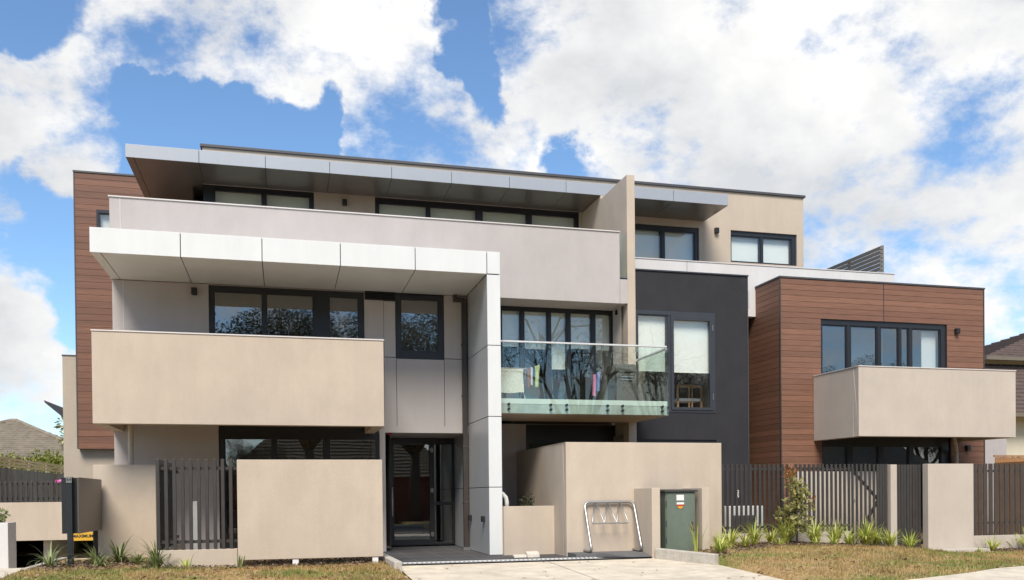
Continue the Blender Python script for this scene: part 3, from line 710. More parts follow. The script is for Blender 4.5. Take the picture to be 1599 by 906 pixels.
part(MB().box(-3.211, -3.191, 20.421, 24.15, 8.531, 8.788), 'canopy_side', 'fascia_silver')

# --- level 3 wall
holes = [(-1.752, .777, 5.9, 8.507), (2.233, 7.50, 5.9, 8.507), (7.80, 10.902, 5.9, 8.324), (11.847, 13.878, 7.463, 8.328)]
part(MB().wall(-1.752, 14.085, 5.76, 9.36, YW, .25, holes=holes), 'upper_wall', 'render_cream', .006)
part(MB().box(-1.752, -1.56, YW + .25, 30, 5.76, 9.36), 'upper_side_wall', 'render_cream')
part(MB().box(13.835, 14.085, YW + .25, 30, 4, 9.36), 'upper_side_wall', 'render_cream')
q = MB(); q.box(-1.80, 14.13, YW - .05, 30, 9.36, 9.425); part(q, 'roof', 'capping_dark', .006)
window(-1.75, .777, 5.9, 8.507, YW + .03, mull=[(-.38, .065)], left=.24, fw=.085, top=.09, blinds=[(0, 6.0), (1, 6.0)], blind_mat='blind_grey', room=3, glass='glass_blind')
window(2.233, 7.50, 5.9, 8.507, YW + .03, mull=[(3.553, .06), (4.852, .13), (6.163, .09)], fw=.08, top=.11, blinds=[(0, 6), (1, 6), (2, 6), (3, 6)], blind_mat='blind_grey', room=3, glass='glass_blind')
window(7.80, 10.902, 5.9, 8.324, YW + .05, mull=[(9.872, .08)], fw=.09, top=.11, blinds=[(0, 6), (1, 6)], room=3, glass='glass_blind')
window(11.847, 13.878, 7.463, 8.328, YW + .05, mull=[(12.818, .055)], fw=.03, top=.115, rgt=.13, blinds=[(0, 7.48), (1, 7.48)], room=3, glass='glass_blind')
wall_light(1.501, YW, 8.292); wall_light(11.402, YW, 8.27); wall_light(-1.69, YF, 5.30)

# --- dark charcoal block
dk = MB().wall(7.786, 10.64, 0, 6.27, YK, .25, holes=[(7.786, 9.786, 3.045, 5.376), (7.786, 9.80, .1, 2.412)])
part(dk, 'charcoal_wall', 'render_dark', .006)
part(MB().box(10.39, 10.64, YK + .25, 22.0, 0, 6.27), 'charcoal_side', 'render_dark')
part(MB().box(7.786, 10.665, YK - .025, 22, 6.272, 6.306), 'roof_capping', 'frame_blue', .004)
part(MB().box(10.632, 10.652, YK - .012, YK + .03, .0, 6.27), 'corner_trim', 'capping_dark')
window(7.787, 9.786, 3.045, 5.376, YK - .012, mull=[(8.632, .065)], fw=.055, top=.095, bot=.05, frame='frame_blue', blinds=[(0, 4.0, 'blind'), (1, 3.99, 'blind')], room=3.0, glass='glass_blind', roommat='room_light')
cs = MB()
for a, c, e, f_ in ((8.665, 8.735, 3.10, 5.28), (9.645, 9.73, 3.10, 5.28), (8.735, 9.645, 3.10, 3.165), (8.735, 9.645, 5.175, 5.28)): cs.box(a, c, YK - .03, YK + .03, e, f_)
co_ = part(cs, 'casement_sash', 'frame_blue', .004)
for zz in (3.35, 4.95): MB().box(9.705, 9.72, YK - .05, YK - .03, zz, zz + .14).build('hinge', 'steel', co_)
window(7.787, 9.80, .1, 2.412, YK + .03, mull=[(8.7, .06)], fw=.06, top=.05, room=3)
q = MB(); q.box(10.66, 10.72, YK + .05, YK + .2, 5.55, 5.95); part(q, 'overflow_box', 'metal_silver', .004)

# --- white terrace parapet on the right, louvred plant screen behind it
p3 = MB(); p3.box(7.786, 15.937, YP, YP + .2, 5.69, 7.0); po3 = part(p3, 'terrace_parapet', 'render_white', .005)
MB().box(7.786, 15.955, YP - .015, YP + .22, 7.0, 7.027).build('capping', 'capping_light', po3, .004)
MB().box(15.737, 15.937, YP + .2, 29, 5.69, 7.0).build('return_wall', 'render_white', po3)
MB().box(9.86, 9.868, YP - .002, YP, 5.7, 7.0).build('wall_joint', 'slat_dark', po3)
part(MB().box(7.786, 17.6, YP + .2, 30, 5.72, 5.9), 'terrace_slab', 'render_white')
ls = MB()
for k in range(7):
    z0 = 7.06 + k * .112
    ls.prism([(15.72, z0), (15.80, z0 + .02), (15.80, z0 + .108), (15.72, z0 + .092)], 'y', 20.62, 23.6)
for yy in (20.66, 22.1): ls.box(15.80, 15.86, yy, yy + .06, 6.9, 7.86)
part(ls, 'louvre_screen', 'louvre_grey')
# recess between the charcoal block and the timber box
part(MB().box(10.0, 12.2, 22.0, 22.2, 0, 5.7), 'recess_wall', 'backing')

# --- timber clad boxes
def cladding(b, x0, x1, z0, z1, y, pitch, holes=(), axis='x', out=-1, gap=.006):
    """horizontal boards with an open joint, clipped round openings"""
    k0 = math.floor(z0 / pitch); k = k0
    while k * pitch < z1:
        a, c = max(z0, k * pitch + gap / 2), min(z1, (k + 1) * pitch - gap / 2); k += 1
        if c - a < .01: continue
        zs = sorted({a, c, *[h[2] for h in holes if a < h[2] < c], *[h[3] for h in holes if a < h[3] < c]})
        for e, f_ in zip(zs, zs[1:]):
            cur = [(x0, x1)]
            for h in holes:
                if h[2] < (e + f_) / 2 < h[3]:
                    nx = []
                    for p, q_ in cur:
                        if h[0] > p: nx.append((p, min(q_, h[0])))
                        if h[1] < q_: nx.append((max(p, h[1]), q_))
                    cur = [t for t in nx if t[1] - t[0] > 1e-4]
            for p, q_ in cur:
                if axis == 'x': b.box(p, q_, y, y + .018, e, f_)
                else: b.box(y, y + .018, p, q_, e, f_)
    return b
WBX0, WBX1 = 11.775, 17.773
hol = [(12.913, 16.62, 2.9, 5.468), (12.93, 16.72, .1, 2.56)]
part(MB().wall(WBX0 + .02, WBX1, 0, 6.42, YB + .018, .25, holes=hol), 'cladding_backing', 'backing')
part(MB().box(WBX0 + .02, WBX0 + .2, YB + .27, 24, 0, 6.42), 'cladding_backing', 'backing')
part(MB().box(WBX1 - .2, WBX1, YB + .27, 27, 0, 6.42), 'cladding_backing', 'backing')
cl = MB(); cladding(cl, WBX0 + .03, 14.715, 0, 6.42, YB, .1365, hol); cladding(cl, 14.735, WBX1 - .03, 0, 6.42, YB, .1365, hol)
part(cl, 'timber_cladding', 'wood_cladding', .003)
cl = MB(); cladding(cl, YB + .03, 23, 0, 6.42, WBX0, .1365, axis='y'); part(cl, 'timber_cladding', 'wood_cladding', .003)
tr = MB(); tr.box(WBX0 - .004, WBX0 + .028, YB - .006, YB + .028, 0, 6.42); tr.box(WBX1 - .028, WBX1 + .006, YB - .006, YB + .3, 0, 6.42); tr.box(14.717, 14.733, YB - .004, YB + .02, 5.47, 6.42)
part(tr, 'corner_trim', 'pipe_bronze')
part(MB().box(WBX0 - .02, WBX1 + .02, YB - .02, 24, 6.422, 6.465), 'roof_capping', 'capping_dark', .004)
wo_ = window(12.913, 16.62, 2.9, 5.468, YB + .04, mull=[(13.738, .10), (14.615, .09), (15.235, .06), (15.55, .08)], fw=.055, top=.13, rgt=.16, room=3.4, roommat='room_light', blinds=[])
# the open leaf: light curtain and a bright side wall are seen in the room
q = MB(); q.box(16.02, 16.45, YB + .22, YB + .235, 2.9, 5.3); q.build('curtain', 'white_paint', wo_)
q = MB(); q.box(14.35, 15.45, YB + 1.0, YB + 1.05, 2.9, 5.45); q.build('partition', 'room_light', wo_)
q = MB(); q.box(14.80, 15.15, YB + .9, YB + .99, 3.0, 4.45); q.build('curtain', 'white_paint', wo_)
window(12.93, 16.72, .1, 2.56, YB + .04, mull=[(13.745, .15), (14.645, .13), (15.55, .13)], fw=.03, top=.235, rgt=.26, room=3.0, roommat='room')
wall_light(16.89, YB, 5.295); wall_light(17.2, YB, 2.275)
# right balcony
X0, X1, Y0, zb, zt = 12.693, 17.037, 17.429, 2.436, 4.025
bal = MB(); bal.box(X0, X1, Y0, Y0 + .2, zb, zt); bal.box(X0, X0 + .2, Y0 + .2, YB - .002, zb, zt); bal.box(X1 - .2, X1, Y0 + .2, YB - .002, zb, zt)
bo = part(bal, 'balcony', 'render_pink', .008, label='beige rendered balcony on the timber clad block')
MB().box(X0 + .2, X1 - .2, Y0 + .2, YB - .002, 2.60, 2.85).build('balcony_slab', 'render_pink', bo)
cp = MB(); cp.box(X0 - .012, X1 + .012, Y0 - .015, Y0 + .215, zt, zt + .022); cp.box(X0 - .012, X0 + .215, Y0 + .215, YB - .005, zt, zt + .022); cp.box(X1 - .215, X1 + .012, Y0 + .215, YB - .005, zt, zt + .022)
cp.build('capping', 'capping_light', bo, .004)
q = MB(); q.tube([(16.62, 18.95, 2.6), (16.62, 18.95, 2.42), (16.68, 18.98, 2.30), (16.78, 19.08, 2.18), (16.80, 19.1, 2.05), (16.80, 19.1, .0)], .05, 12); part(q, 'downpipe', 'pipe_beige')
# side body so the building is closed when seen from elsewhere
part(MB().box(-4.4, 17.7, 30, 30.2, -1.5, 9.36), 'rear_wall', 'render_cream')

# --- timber clad left wing
YL = 24.16
wz = [(-4.50, -4.11, 7.655, 8.475)]
part(MB().wall(-5.01, -1.77, 2.46, 9.36, YL + .018, .2, holes=wz), 'cladding_backing', 'backing')
cl = MB(); cladding(cl, -4.995, -1.775, 2.444, 9.375, YL, .162, wz); part(cl, 'timber_cladding', 'wood_cladding_side', .003)
part(MB().box(-5.022, -4.995, YL - .008, YL + .24, 2.444, 9.375), 'corner_trim', 'capping_dark')
part(MB().box(-5.03, -1.81, YL - .02, 30, 9.378, 9.42), 'roof_capping', 'capping_dark')
part(MB().box(-5.01, -4.8, YL + .24, 30, 2.46, 9.36), 'side_wall', 'render_grey')
window(-4.50, -4.11, 7.655, 8.475, YL - .01, fw=.055, top=.08, room=0, blinds=[(0, 7.72)])
part(MB().box(-5.389, -2.9, YL + .25, YL + .45, .25, 4.80), 'side_block', 'render_beige_shaded', .005)  # shade from the storeys above is painted in by the darker render colour
part(MB().box(-5.389, -5.19, YL + .45, 30, -2, 4.80), 'side_wall', 'render_cream')
part(MB().box(-5.40, -4.99, YL + .24, 30, 4.802, 4.835), 'roof_capping', 'capping_dark')
part(MB().box(-3.214, -3.0, YF + .25, YL + .25, 0, 5.47), 'side_wall', 'render_grey')
q = MB(); q.prism([(-5.97, 3.74), (-5.39, 3.50), (-5.39, 3.22), (-5.48, 3.26), (-5.94, 3.67)], 'y', 25.0, 26.2); part(q, 'window_awning', 'frame_blue')

# garage mouth: beam over the ramp with dark side
gm = MB(); gm.box(-8.5, -2.9, 21.85, 22.1, .255, 1.115); part(gm, 'garage_beam', 'render_beige', .006)
part(MB().box(-9.0, 2.0, 29.5, 29.7, -2.2, 1.1), 'garage_back', 'backing'); part(MB().box(-9, 2, 22.1, 29.6, .9, 1.1), 'garage_ceiling', 'backing')
part(MB().box(-5.35, -5.2, 22.2, 29.5, -2.1, .9), 'garage_side', 'kerb_concrete')

# ------------------------------------------------------------------ fences, walls and gates at the street
def slat_fence(root, x0, x1, y, z0, z1, pitch, w, d, mat, rails=(), rail_z=(.12, .12), axis='x'):
    b = MB(); x = x0
    while x + w <= x1 + 1e-6:
        if axis == 'x': b.box(x, x + w, y, y + d, z0, z1)
        else: b.box(y, y + d, x, x + w, z0, z1)
        x += pitch
    o = b.build('slat_panel', mat, root, .003)
    for zz in rails:
        r_ = MB()
        if axis == 'x': r_.box(x0, x1, y + d, y + d + .04, zz - .025, zz + .025)
        else: r_.box(y + d, y + d + .04, x0, x1, zz - .025, zz + .025)
        r_.build('rail', mat, root)
    return o
def wall_thing(name, label, cat, boxes, mat, bevel=.008, cap=None, group=None):
    b = MB()
    for bx in boxes: b.box(*bx)
    o = b.build(name, mat, None, bevel); return tag(o, label, cat, group)
wall_thing('boundary_wall', 'beige rendered wall panel behind the letterbox, beside the slatted fence', 'wall', [(-3.388, -2.314, 17.55, 17.75, -.3, 1.803)], 'render_beige')
t = thing('slatted_fence', 'short dark slatted fence between the beige wall panels of the lawn', 'fence', (0, 0, 0))
slat_fence(t, -2.0, -.76, 15.169, .334, 1.807, .1245, .055, .05, 'slat_dark', rails=(.46, 1.66))
slat_fence(t, 15.30, 17.50, -2.0, .334, 1.807, .1245, .055, .05, 'slat_dark', rails=(.46, 1.66), axis='y')
MB().box(-1.98, -.76, 15.16, 15.30, -.2, .332).build('base_wall', 'render_beige', t, .006)
MB().box(-2.0, -1.86, 15.30, 17.54, -.2, .332).build('base_wall', 'render_beige', t, .006)
t = thing('blank_board', 'large blank beige board raised on two white stub posts over the lawn', 'board')
MB().box(-.747, 1.622, 15.074, 15.20, .146, 1.795).build('panel', 'render_beige', t, .006)
for x in (.12, 1.44): MB().box(x, x + .10, 15.09, 15.17, -.15, .1445).build('post', 'white_paint', t, .004)
wall_thing('offcut_board', 'pale board leaning inside the short slatted fence', 'board', [(-1.49, -1.40, 15.55, 15.57, .0, 1.12)], 'white_paint', .002)
# centre wall
wall_thing('front_wall', 'tall beige rendered courtyard wall behind the bike rack', 'wall', [(5.163, 8.405, 15.858, 16.06, -.2, 2.163), (5.163, 5.365, 16.06, YG - .01, -.2, 2.163), (8.205, 8.405, 16.06, YK - .01, -.2, 2.163)], 'render_beige')
t = thing('planter_box', 'low beige planter between the white column and courtyard wall', 'planter')
MB().box(4.131, 5.160, 16.60, 16.75, -.1, .952).build('front_panel', 'render_beige', t, .006)
MB().box(4.131, 5.160, 16.75, 19.4, -.1, .86).build('soil', 'soil', t)
wall_thing('wing_pier', 'beige wing pier left of the green cabinet', 'pier', [(6.535, 6.70, 15.0, 15.856, -.2, 1.278)], 'render_beige')
wall_thing('wing_pier', 'beige wing pier right of the green cabinet, beside the fence', 'pier', [(7.545, 7.70, 15.0, 15.856, -.2, 1.272)], 'render_beige')

# right fence and gates
t = thing('slatted_fence', 'long dark slatted fence with a red leaved shrub in front', 'fence')
slat_fence(t, 8.50, 12.22, 17.08, .295, 1.786, .1107, .055, .024, 'slat_dark', rails=(.42, 1.68))
MB().box(8.41, 12.22, 17.06, 17.24, -.3, .293).build('base_wall', 'render_pink', t, .006)
np_ = MB().box(9.405, 9.452, 17.066, 17.078, 1.06, 1.24).build('number_plate', 'slat_dark', t)
text_mesh('digits', '2', .10, 'text_white', np_, (9.43, 17.064, 1.19)); text_mesh('digits', '5', .10, 'text_white', np_, (9.43, 17.064, 1.105))
t = thing('slatted_gate', 'dark slatted gate with diagonal braces beside the long fence', 'gate')
slat_fence(t, 12.245, 12.86, 17.08, .0, 1.786, .1107, .054, .022, 'slat_dark')
slat_fence(t, 12.90, 13.19, 17.08, .0, 1.786, .07, .062, .03, 'slat_dark')
br = MB(); br.bar((12.26, 17.15, 1.70), (12.98, 17.15, .98), .05); br.bar((12.98, 17.15, .98), (12.50, 17.15, .25), .05); br.build('brace', 'slat_dark', t)
MB().box(12.27, 12.31, 17.05, 17.08, .92, 1.0).build('latch', 'steel_dull', t)
wall_thing('gate_pier', 'narrow beige pier between the two dark gates', 'pier', [(13.235, 13.40, 17.05, 17.25, -.3, 1.775)], 'render_pink')
t = thing('slatted_gate', 'narrow dark gate of close boards beside the wide pier', 'gate')
b_ = MB()
for k in range(9):
    x = 13.41 + k * .0765; b_.box(x, x + .066, 17.12 + .004 * (k % 2), 17.17, -.10, 1.775)
b_.build('slat_panel', 'slat_dark', t, .003)
br = MB(); br.bar((13.42, 17.19, 1.66), (14.08, 17.19, .85), .05); br.bar((14.08, 17.19, .85), (13.45, 17.19, .05), .05); br.build('brace', 'slat_dark', t)
wall_thing('gate_pier', 'wide beige wall pier on a concrete pad beside the narrow gate', 'pier', [(14.099, 15.33, 16.897, 17.08, -.3, 1.786)], 'render_pink')
structure(MB().box(13.95, 15.30, 16.38, 16.89, -.4, -.135).build('concrete_pad', 'kerb_concrete', None, .01))
t = thing('slatted_fence', 'brown slatted fence at the right edge with timber palings behind', 'fence')
slat_fence(t, 15.36, 18.6, 16.95, .13, 1.792, .148, .108, .022, 'slat_brown', rails=(.42, 1.62))
MB().box(15.34, 18.6, 16.93, 17.1, -.4, .128).build('base_wall', 'render_pink', t, .006)
wall_thing('courtyard_wall', 'pale low wall seen between the slats of the long fence', 'wall', [(11.55, 14.9, 18.25, 18.4, -.3, 1.655)], 'render_pink')
# timber fence and lilac wall of the neighbour on the right
t = thing('paling_fence', 'orange timber paling fence at the right edge behind brown slats', 'fence')
b_ = MB(); x = 20.75
while x < 27: b_.box(x, x + .095, 22.0 + random.uniform(0, .008), 22.02, -.3, 2.17 + random.uniform(-.006, .006)); x += .1
b_.build('palings', 'timber_orange', t); MB().box(20.7, 27, 21.985, 22.03, 2.18, 2.23).build('top_rail', 'timber_orange', t)
b_ = MB(); y = 17.2
t2 = thing('paling_fence', 'side paling fence running back behind the brown slatted fence', 'fence')
while y < 22: b_.box(20.7 + random.uniform(0, .006), 20.73, y, y + .095, -.4, 2.0); y += .1
b_.build('palings', 'timber_orange', t2)
wall_thing('neighbour_wall', 'lilac rendered wall end beside the timber clad block', 'wall', [(21.5, 23.09, 24.0, 24.2, -.3, 2.86)], 'render_grey')

# kerbs
def kerb(label, pts, w, h, mat='kerb_concrete'):
    b = MB()
    for (x0, y0, z0), (x1, y1, z1) in zip(pts, pts[1:]):
        d = Vector((x1 - x0, y1 - y0, 0)).normalized(); nrm = Vector((-d.y, d.x, 0)) * w / 2
        p = [Vector((x0, y0, 0)) - nrm, Vector((x0, y0, 0)) + nrm, Vector((x1, y1, 0)) + nrm, Vector((x1, y1, 0)) - nrm]; zs = (z0, z0, z1, z1)
        i = len(b.v); b.v += [(q.x, q.y, z - .35) for q, z in zip(p, zs)] + [(q.x, q.y, z) for q, z in zip(p, zs)]
        for f in ((0, 3, 2, 1), (4, 5, 6, 7), (0, 1, 5, 4), (1, 2, 6, 5), (2, 3, 7, 6), (3, 0, 4, 7)): b.f.append(tuple(i + k for k in f))
    o = b.build('kerb', mat, None, .015); o['kind'] = 'structure'; return o
kerb('', [(6.62, 14.98, .17), (7.18, 13.75, .12)], .13, .12)
kerb('', [(1.70, 16.6, .13), (1.74, 14.0, .13)], .13, .12)
kerb('', [(-3.86, 14.9, .12), (-3.86, 17.4, .13)], .12, .12)
kerb('', [(-3.86, 17.4, .10), (-3.2, 17.45, .10)], .10, .12)
# timber edging of the beds
def edging(x0, x1, y, z): structure(MB().box(x0, x1, y, y + .025, z - .1, z + .02).build('bed_edging', 'timber_orange'))
edging(-1.2, 1.66, 14.72, gz(0, 14.72)); edging(13.2, 14.0, 16.35, gz(13.5, 16.35)); edging(15.4, 18.6, 16.3, gz(17, 16.3))

# ------------------------------------------------------------------ letterbox bank
t = thing('letterbox_bank', 'black and bronze letterbox bank on two posts by the ramp', 'letterboxes', (0, 0, 0))
lx0, lx1, ly0, ly1, lz0, lz1 = -3.481, -3.225, 15.60, 17.43, .617, 1.525
MB().box(lx0, lx1 - .03, ly0 + .012, ly1, lz0, lz1).build('body', 'letterbox_black', t, .006)
MB().box(lx1 - .03, lx1, ly0 + .0, ly1 + .01, lz0 - .004, lz1 + .004).build('side_panel', 'letterbox_bronze', t, .004)
MB().box(lx0 - .004, lx1 - .07, ly0, ly0 + .012, lz0, lz1).build('end_panel', 'letterbox_black', t)
for k in range(5):
    y = ly0 + .06 + k * .35
    for j in range(3):
        d_ = MB().box(lx0 - .008, lx0, y, y + .33, lz0 + .02 + j * .295, lz0 + .30 + j * .295).build('door', 'letterbox_black', t)
        MB().box(lx0 - .03, lx0 - .008, y + .15, y + .18, lz0 + .2 + j * .295, lz0 + .22 + j * .295).build('lock', 'steel_dull', d_)
p_ = MB().box(-3.395, -3.312, 15.52, 15.597, -.2, 1.535).build('post', 'letterbox_black', t, .006)
MB().box(-3.337, -3.263, 17.2, 17.28, -.2, .615).build('post', 'letterbox_black', t, .006)
pl = MB().box(-3.395, -3.312, 15.508, 15.518, 1.44, 1.535).build('number_plate', 'steel', p_)
text_mesh('digits', '64', .075, 'text_black', pl, (-3.353, 15.506, 1.488))
r_ = MB(); r_.tube([(-3.54, 15.64, 1.46), (-3.47, 15.62, 1.48)], [.028, .02], 8)
for k in range(7):
    a = k * .9; r_.q((-3.53, 15.64, 1.46), (-3.55 + .03 * math.cos(a), 15.62 + .03 * math.sin(a), 1.49), (-3.56 + .025 * math.cos(a), 15.62, 1.46 + .03 * math.sin(a)))
tag(r_.build('rolled_leaflet', 'flower_pink'), 'pink rolled leaflet sticking out of the letterbox bank', 'leaflet')
# clearance sign under the beam
t = thing('clearance_sign', 'yellow clearance sign hanging under the garage beam', 'sign')
MB().box(-4.72, -4.18, 21.78, 21.80, .235, .425).build('plate', 'sign_yellow', t)
text_mesh('lettering', 'MAXIMUM', .094, 'text_black', t, (-4.437, 21.777, .335), bold=.003)
MB().tube([(-4.60, 21.79, .42), (-4.60, 21.79, .62)], .006, 6).build('hanger', 'steel_dull', t); MB().tube([(-4.26, 21.79, .42), (-4.26, 21.79, .62)], .006, 6).build('hanger', 'steel_dull', t)
t = thing('slatted_fence', 'low dark slatted fence on top of the garage beam', 'fence')
slat_fence(t, -9.0, -4.5, 21.9, 1.12, 1.585, .105, .05, .04, 'slat_dark', rails=(1.20, 1.53))
MB().box(-5.47, -5.39, 21.89, 21.95, 1.116, 1.59).build('post', 'slat_dark', t)
wall_thing('white_planter', 'white rendered planter end at the left edge beside the ramp', 'planter', [(-7.9, -4.79, 17.5, 18.0, -2.0, .765)], 'render_white')

# ------------------------------------------------------------------ street objects in the forecourt
# bike rack
t = thing('bike_rack', 'steel hoop bike rack with triangular wheel holders on dark paving', 'bike rack')
fl, fr_ = 5.50, 6.50; yb_, yt_ = 15.40, 15.80; z0, z1 = .102, 1.02
def lean(x, u): return Vector((x, yb_ + (yt_ - yb_) * u, z0 + (z1 - z0) * u))
def arc(p0, p1, p2, n=7):
    return [(p0 * (1 - s) ** 2 + p1 * 2 * s * (1 - s) + p2 * s ** 2) for s in [i / n for i in range(n + 1)]]
pts = [Vector((fl, 15.82, z0)), Vector((fl, yb_ + .14, z0))] + arc(Vector((fl, yb_ + .12, z0)), Vector((fl, yb_ - .03, z0)), lean(fl, .16)) + [lean(fl, .5)] \
    + arc(lean(fl, .88), lean(fl, 1.0), lean(fl + .13, 1.0)) + [lean(6.0, 1.0)] + arc(lean(fr_ - .13, 1.0), lean(fr_, 1.0), lean(fr_, .88)) + [lean(fr_, .5)] \
    + arc(lean(fr_, .16), Vector((fr_, yb_ - .03, z0)), Vector((fr_, yb_ + .12, z0))) + [Vector((fr_, yb_ + .14, z0)), Vector((fr_, 15.82, z0))]
MB().tube(pts, .0255, 12).build('hoop', 'steel', t, smooth=True)
for k in range(3):
    xa = fl + .22 + k * .245; w_ = .125
    wh = MB(); cA, cB = lean(xa - w_, .565), lean(xa + w_, .565); tp = lean(xa, .985)
    wh.tube([tp + Vector((-.012, 0, 0))] + arc(cA + (tp - cA) * .12, cA, cA + Vector((.04, 0, 0)), 4) + arc(cB - Vector((.04, 0, 0)), cB, cB + (tp - cB) * .12, 4) + [tp + Vector((.012, 0, 0))], .0125, 8); wh.build('wheel_holder', 'steel', t, smooth=True)
# electrical cabinet
t = thing('electrical_cabinet', 'green metal electrical cabinet between two wing piers', 'cabinet')
cx0, cx1, cy0, cy1 = 6.85, 7.455, 15.10, 15.72
MB().box(cx0, cx1, cy0, cy1, .05, 1.20).build('body', 'cabinet_green', t, .01)
MB().prism([(cy0 - .05, 1.20), (cy0 - .05, 1.235), (cy1 + .02, 1.255), (cy1 + .02, 1.20)], 'x', cx0 - .03, cx1 + .03).build('lid', 'cabinet_lid', t, .004)
dr = MB().box(cx0 + .02, cx1 - .02, cy0 - .016, cy0, .09, 1.175).build('door', 'cabinet_green', t, .006)
for zz in (.3, .62, .98): MB().tube([(cx0 + .012, cy0 - .012, zz - .05), (cx0 + .012, cy0 - .012, zz + .05)], .010, 8).build('hinge', 'cabinet_lid', dr)
hd = MB(); hd.tube([(7.375, cy0 - .016, .645), (7.375, cy0 - .055, .645)], .022, 12); hd.build('handle', 'steel', dr)
pk = MB(); pk.box(7.36, 7.405, cy0 - .05, cy0 - .022, .50, .56); pk.tube([(7.37, cy0 - .036, .55), (7.37, cy0 - .036, .60), (7.395, cy0 - .036, .60), (7.395, cy0 - .036, .55)], .005, 6); pk.build('padlock', 'brass', dr, .003)
MB().box(7.065, 7.215, cy0 - .020, cy0 - .0165, 1.04, 1.145).build('notice', 'white_paint', dr)
ws = MB().box(7.065, 7.215, cy0 - .020, cy0 - .0165, .885, 1.005).build('warning_sticker', 'cabinet_green', dr)
MB().box(7.065, 7.215, cy0 - .023, cy0 - .0205, .965, 1.005).build('white_band', 'white_paint', ws); MB().box(7.065, 7.215, cy0 - .0235, cy0 - .0205, .938, .963).build('red_band', 'sticker_red', ws)
MB().prism([(7.085, .935), (7.195, .935), (7.175, .895), (7.14, .885), (7.105, .895)], 'y', cy0 - .0235, cy0 - .0205).build('orange_mark', 'sticker_orange', ws)
# kerb stone lying by the column
k_ = MB(); k_.prism([(15.74, .0), (15.76, .075), (15.86, .115), (15.95, .095), (15.99, 0)], 'x', 4.36, 4.60); k_.prism([(15.80, 0), (15.82, .05), (15.92, .06), (15.95, 0)], 'x', 4.12, 4.362)
tag(k_.build('loose_stone', 'stone_pale', None, .012), 'pale loose stone lying on the paving before the planter', 'stone')
# white pipe elbow at the planter
p_ = MB(); p_.tube([(4.13, 17.0, 1.22), (4.20, 17.0, 1.20), (4.27, 17.0, 1.12), (4.29, 17.0, 1.02), (4.29, 17.0, .85)], .045, 12); tag(p_.build('waste_pipe', 'white_paint', None, smooth=True), 'white elbow pipe rising from the beige planter soil', 'pipe')
# air conditioner behind the fence
t = thing('air_conditioner', 'white air conditioner unit behind the long slatted fence', 'air conditioner')
MB().box(9.63, 10.58, 18.0, 18.32, .12, .87).build('casing', 'plastic_white', t, .01)
gr = MB()
for k in range(7): gr.box(9.80, 10.36, 17.985, 17.998, .20 + k * .062, .236 + k * .062)
gr.box(9.79, 10.37, 17.992, 17.999, .18, .66); gr.build('grille', 'ac_grille', t)
for x in (9.75, 10.4): MB().box(x, x + .08, 18.02, 18.3, -.1, .119).build('foot', 'rubber', t)

# ------------------------------------------------------------------ things on the glass balcony
def hang_cloth(name, label, mat, x0, x1, y, ztop, zbot, cat, amp=.02, waves=3, taper=1.0, group=None, slope=0.0, dy=0.0):
    v = []; f = []; nx, nz = 22, 12
    for j in range(nz + 1):
        s = j / nz
        for i in range(nx + 1):
            u = i / nx; w = (x1 - x0) * (1 + (taper - 1) * s); cx = (x0 + x1) / 2
            v.append((cx + (u - .5) * w + .01 * math.sin(5 * s + i), y + dy * u + amp * (.25 + s) * math.sin(u * waves * 2 * math.pi + 1.3 * s), ztop + slope * (u - .5) + (zbot - ztop) * s + .012 * math.sin(u * 7 + 1) * s))
    for j in range(nz):
        for i in range(nx): a = j * (nx + 1) + i; f.append((a, a + 1, a + nx + 2, a + nx + 1))
    n = len(v); v += [(p[0], p[1] + .006, p[2]) for p in v]; f += [tuple(n + k for k in reversed(q_)) for q_ in f]
    return tag(raw(name, v, f, mat, None, True), label, cat, group)
hang_cloth('rug', 'cream patterned rug hung over the airer on the glass balcony', 'cloth_cream', 4.13, 4.80, 17.5, 3.765, 3.275, 'rug', .006, 1)
# stripes woven into the rug are part of its mesh colour; the airer itself
t = thing('clothes_airer', 'thin folding clothes airer on the glass balcony', 'clothes airer')
a_ = MB()
for yy in (17.45, 17.75, 18.05): a_.tube([(4.10, yy, 3.77), (4.86, yy, 3.77)], .006, 6)
a_.tube([(4.82, 17.42, 3.78), (5.05, 18.2, 3.86)], .006, 6); a_.build('rack', 'wire_white', t)
l_ = MB()
for xx in (4.15, 4.84): l_.tube([(xx, 17.42, 3.77), (xx, 18.1, 3.03)], .008, 6); l_.tube([(xx, 18.1, 3.77), (xx, 17.42, 3.03)], .008, 6)
l_.build('legs', 'wire_white', t)
hang_cloth('garment', 'slate grey garment hanging next to the cream rug', 'cloth_slate', 4.83, 4.92, 17.6, 3.80, 3.43, 'clothing', .02, 1, .7, dy=.08)
hang_cloth('garment', 'brown garment hanging on the airer', 'cloth_brown', 4.93, 5.05, 17.75, 3.83, 3.43, 'clothing', .02, 1, .8, dy=.08)
hang_cloth('garment', 'white garment hanging between brown and green ones', 'cloth_white', 5.07, 5.12, 17.9, 3.87, 3.50, 'clothing', .015, 1, .8, dy=.05)
hang_cloth('garment', 'pale green garment hanging at the end of the airer', 'cloth_green', 5.18, 5.32, 18.0, 3.93, 3.48, 'clothing', .025, 1, .6, slope=.05, dy=.08)
t = thing('clothes_airer', 'low dark airer holding pink and blue clothes on the balcony', 'clothes airer')
a_ = MB(); a_.tube([(6.35, 17.55, 3.73), (6.85, 18.35, 3.80)], .006, 6); a_.tube([(6.20, 17.35, 3.70), (6.40, 17.6, 3.74)], .006, 6); a_.build('rack', 'frame_dark', t)
l_ = MB(); l_.tube([(6.35, 17.55, 3.73), (6.5, 18.0, 3.03)], .007, 6); l_.tube([(6.85, 18.35, 3.80), (6.4, 17.6, 3.03)], .007, 6); l_.build('legs', 'frame_dark', t)
